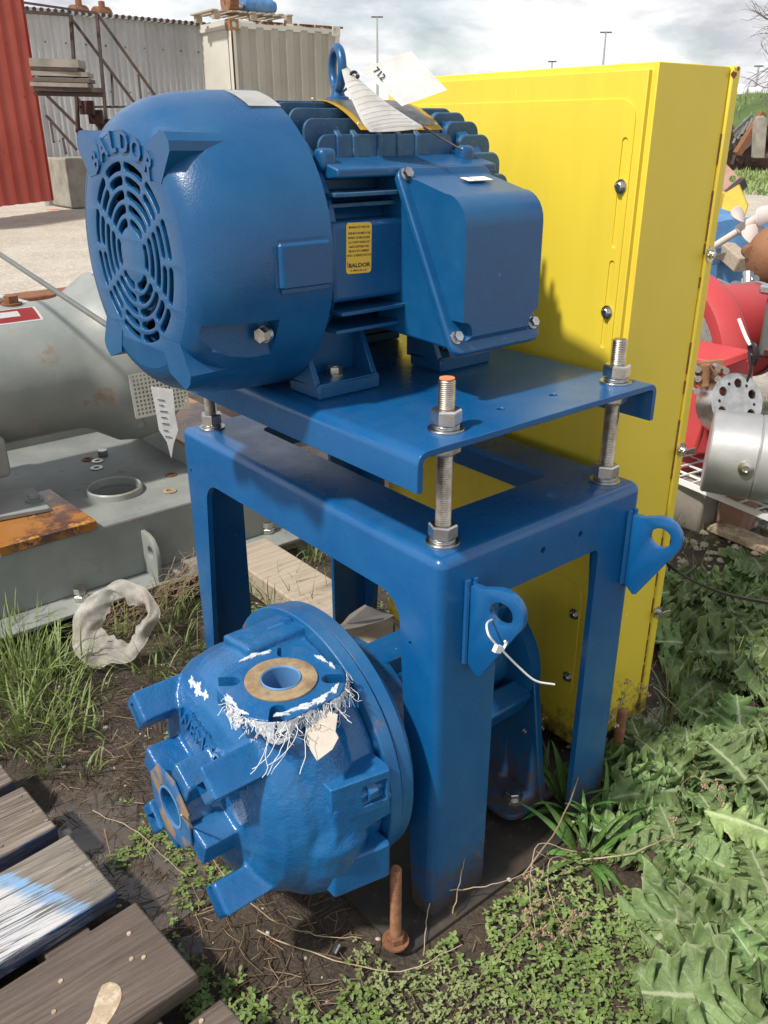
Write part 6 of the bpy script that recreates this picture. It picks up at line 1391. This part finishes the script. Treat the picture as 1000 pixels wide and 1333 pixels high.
# small ground cover
g = Bag(); g2 = Bag(); cnt = 0
for k in range(34000):
    x = rv.uniform(-.58, .95); y = rv.uniform(-.85, 1.5)
    if blocked(x, y) or (x > .62 and rv.random() < .6): continue
    d = noise.noise((x*4.2, y*4.2, 1.2))+.5*noise.noise((x*13, y*13, 4.))+(.16 if y < .15 else -.22)+(.12 if x > -.35 and y < .1 else 0)
    if d < (.15 if y > -.12 else .02)+rv.uniform(-.12, .32): continue
    z = gh(x, y); bag = g2 if noise.noise((x*3, y*3, 20))+rv.gauss(0, .12) > .05 and x > -.2 else g; s = rv.uniform(.6, 1.3)*(1.0 if bag is g else .72); hgt = rv.uniform(.002, .022)
    a0 = rv.uniform(0, 6.28)
    for j in range(rv.choice((2, 3, 4))): bag.leaf((x, y, z+hgt), a0+j*(2.1+rv.uniform(-.5, .5)), rv.uniform(-.1, .7), .0125*s, .0033*s)
g.build('ground_cover', 'small', 'small green leaved ground cover in front of the pump', 'ground cover')
g2.build('pale_ground_cover', 'small2', 'small pale green seedlings on the soil at the bottom', 'ground cover')
# dead stems and straw
g = Bag(); gd = Bag()
for k in range(15000):
    x = rv.uniform(-.62, 1.3); y = rv.uniform(-.8, 1.55)
    if inplate(x, y) and rv.random() < .96 or (x < -.5 and y < 1): continue
    w_ = math.exp(-((x+.33)**2/.03+(y-.55)**2/.25))
    if rv.random() > .36+.64*w_: continue
    a = rv.uniform(0, 6.28); (gd if rv.random() < .72 else g).stick((x, y, gh(x, y)+rv.uniform(.001, .010)+.012*w_*rv.random()), V((cos(a), sin(a), rv.gauss(0, .12))), rv.uniform(.02, .09), rv.uniform(.0005, .0013), .22)
for k in range(240):      # root-like dry heap beside the fabric sleeve and skid flange
    t_ = rv.random(); p = V((-.16, 1.40, .06)).lerp(V((.36, 1.52, .12)), t_)+V((rv.gauss(0, .035), rv.gauss(0, .035), rv.gauss(0, .02))); d = V((.52, .16, .10))+V((rv.gauss(0, .3), rv.gauss(0, .3), rv.gauss(0, .22)))
    g.stick(p-d.normalized()*.06, d, rv.uniform(.06, .20), rv.uniform(.0005, .0011), .22, 5)
g.build('dry_straw', 'straw', 'dry tan roots and straw tangled along the skid and on the mud', 'straw')
gd.build('dead_stems', 'darkstraw', 'dark wet dead stems matted on the mud left of the pump', 'dead stems')
# single conspicuous dry stems
def stem(pts, r, lab, name='dry_stem', heads=0, mat='drystem'):
    t = thing(name, lab, 'dry stem', pts[0]); b = NB(); P = smooth_path(pts, 6); P = [p+V((rv.gauss(0, .0012), rv.gauss(0, .0012), rv.gauss(0, .0012))) for p in P]; sweep(b, P, [r*(1-.5*i/len(P)) for i in range(len(P))], 6); obj('stalk', b, mat, t)
    for k in range(heads):
        p = P[rv.randrange(len(P)//2, len(P))]; d = V((rv.gauss(0, .02), rv.gauss(0, .02), rv.uniform(.0, .025))); b = NB(); sweep(b, [p, p+d*.5+V((0, 0, .004)), p+d], .0005, 4); q = p+d
        for j in range(7): a = rv.uniform(0, 6.28); bmesh.ops.create_icosphere(b, subdivisions=1, radius=.0032, matrix=Matrix.Translation(q+V((rv.gauss(0, .0035), rv.gauss(0, .0035), rv.gauss(0, .003)))) @ Matrix.Diagonal((1, .7, 1.3, 1)))
        obj('seed_head', b, 'seed', t)
    return t
stem([pd(238, 1060, .98*1.08), onz(262, 1095, .20), onz(300, 1150, .12), onz(345, 1192, .06), onz(400, 1215, .025), onz(470, 1222, .01)], .0016, 'long thin dry stem hanging out of the suction pipe down to the weeds')
stem([onz(120, 1055, .02), onz(180, 1085, .05), onz(240, 1140, .02)], .0011, 'thin dry stem lying over the wet mud left of the pump')
stem([onz(335, 1212, .01), onz(420, 1245, .012), onz(520, 1265, .02), onz(600, 1230, .03)], .0014, 'pale dry stem lying across the ground cover near the anchor bolt')
stem([onz(560, 1160, .05), onz(600, 1158, .045), onz(650, 1150, .05), onz(700, 1130, .05)], .0016, 'pale branching dry root in front of the nearest leg')
stem([onz(562, 1160, .05), onz(555, 1200, .02), onz(550, 1245, .01)], .0014, 'drooping pale root end at the foot of the nearest leg')
stem([onz(590, 1190, .02), onz(600, 1140, .08), onz(606, 1110, .12)], .0013, 'short pale root standing up against the nearest leg')
stem([onz(680, 1140, .02), onz(735, 1060, .08), onz(770, 960, .16), onz(800, 925, .20), onz(850, 890, .22)], .0018, 'reddish dry stalk rising across the right leg of the stand', heads=10, mat='straw')
stem([onz(720, 1010, .02), onz(700, 950, .16), onz(675, 952, .18)], .0012, 'arching dry stalk with seed heads before the pump bracket', heads=5, mat='straw')
stem([onz(760, 1120, .03), onz(825, 1110, .06), onz(880, 1085, .07)], .0018, 'pale forked dry stalk at the centre of the weeds right', heads=2)
stem([onz(750, 1110, .04), onz(700, 1100, .09), onz(690, 1160, .06), onz(700, 1230, .02)], .0013, 'drooping dry flower stalk with many seed heads low in the centre', heads=14)
stem([onz(745, 1120, .04), onz(715, 1120, .09), onz(720, 1180, .05), onz(750, 1235, .02)], .0012, 'second drooping dry flower stalk right of the first', heads=10)
stem([onz(720, 1180, .02), onz(650, 1240, .02), onz(590, 1330, .01)], .0015, 'dark dry stalk lying diagonally at the bottom centre', mat='straw')
stem([onz(852, 895, .02), onz(890, 930, .03), onz(925, 960, .02)], .0020, 'bent tan reed stalk lying over the puddle beside the guard')
stem([onz(880, 1040, .06), onz(905, 1010, .16), onz(950, 1060, .10)], .0010, 'arching thin dry stalk over the thistles', heads=5, mat='straw')
# pebbles and stones
def pebble(b, p, s, seed):
    m = Matrix.Translation(p) @ Matrix.Rotation(rv.uniform(0, 6), 4, 'Z') @ Matrix.Diagonal((s*rv.uniform(.8, 1.4), s*rv.uniform(.7, 1.1), s*rv.uniform(.45, .8), 1)); r = bmesh.ops.create_icosphere(b, subdivisions=1 if s < .006 else 2, radius=1, matrix=m)
    for v_ in r['verts']: v_.co += (v_.co-p)*.25*noise.noise(v_.co*60+V((seed, 0, 0)))
b = NB()
for k in range(2600):
    if k < 1400: x = rv.uniform(-.5, 1.2); y = rv.uniform(-.8, 1.5); s = rv.choice((.0015, .002, .003, .004, .006))
    else: x = rv.uniform(1.2, 3.2); y = rv.uniform(-.1, 1.2); s = rv.choice((.005, .007, .01, .014, .018))
    if (inplate(x, y) and rv.random() < .8) or (x < -.5 and y < 1) or (k < 1400 and x < 0 and rv.random() < .6): continue
    z = .023 if inplate(x, y) else gh(x, y); pebble(b, V((x, y, z+s*.15)), s, k)
tag(obj('pebbles', b, 'stoneA', kind='stuff'), 'small pebbles scattered on mud and soil', 'pebbles')
for (px_, py_, s, lb) in [(905, 1265, .011, 'pale pinkish stone lying on bare soil at the bottom right'), (745, 1310, .010, 'pale pink grey stone at the bottom right of the seedlings'), (218, 1060, .009, 'yellowish stone on the mud left of the suction pipe'), (86, 1080, .013, 'tan stone between pallet planks and mud'), (138, 950, .010, 'tan chip of stone on the mud below the grass'), (810, 1235, .007, 'small reddish brick chip on bare soil')]:
    x, y = G_(px_, py_); b = NB(); pebble(b, V((x, y, gh(x, y)+s*.3)), s, px_); tag(obj('stone', b, 'stoneA'), lb, 'stone')
x, y = G_(845, 1130); b = NB(); r = bmesh.ops.create_icosphere(b, subdivisions=4, radius=.034, matrix=Matrix.Translation((x, y, .012)))
for v_ in b.verts: v_.co += (v_.co-V((x, y, .012))).normalized()*(.012*noise.noise(v_.co*45)+.007*noise.noise(v_.co*130))
tag(obj('soil_clod', b, 'soil'), 'brown crumbly clod of soil among the thistles', 'soil clod')
b = NB(); p = onz(437, 1237, .012); cyl(b, p-V((.008, .004, 0)), p+V((.010, .004, .003)), .006, seg=14); tag(obj('metal_cap', b, 'steel'), 'small bright metal cap lying in the weeds near the anchor bolt', 'metal cap')
b = NB(); p = pd(455, 1330, 1)
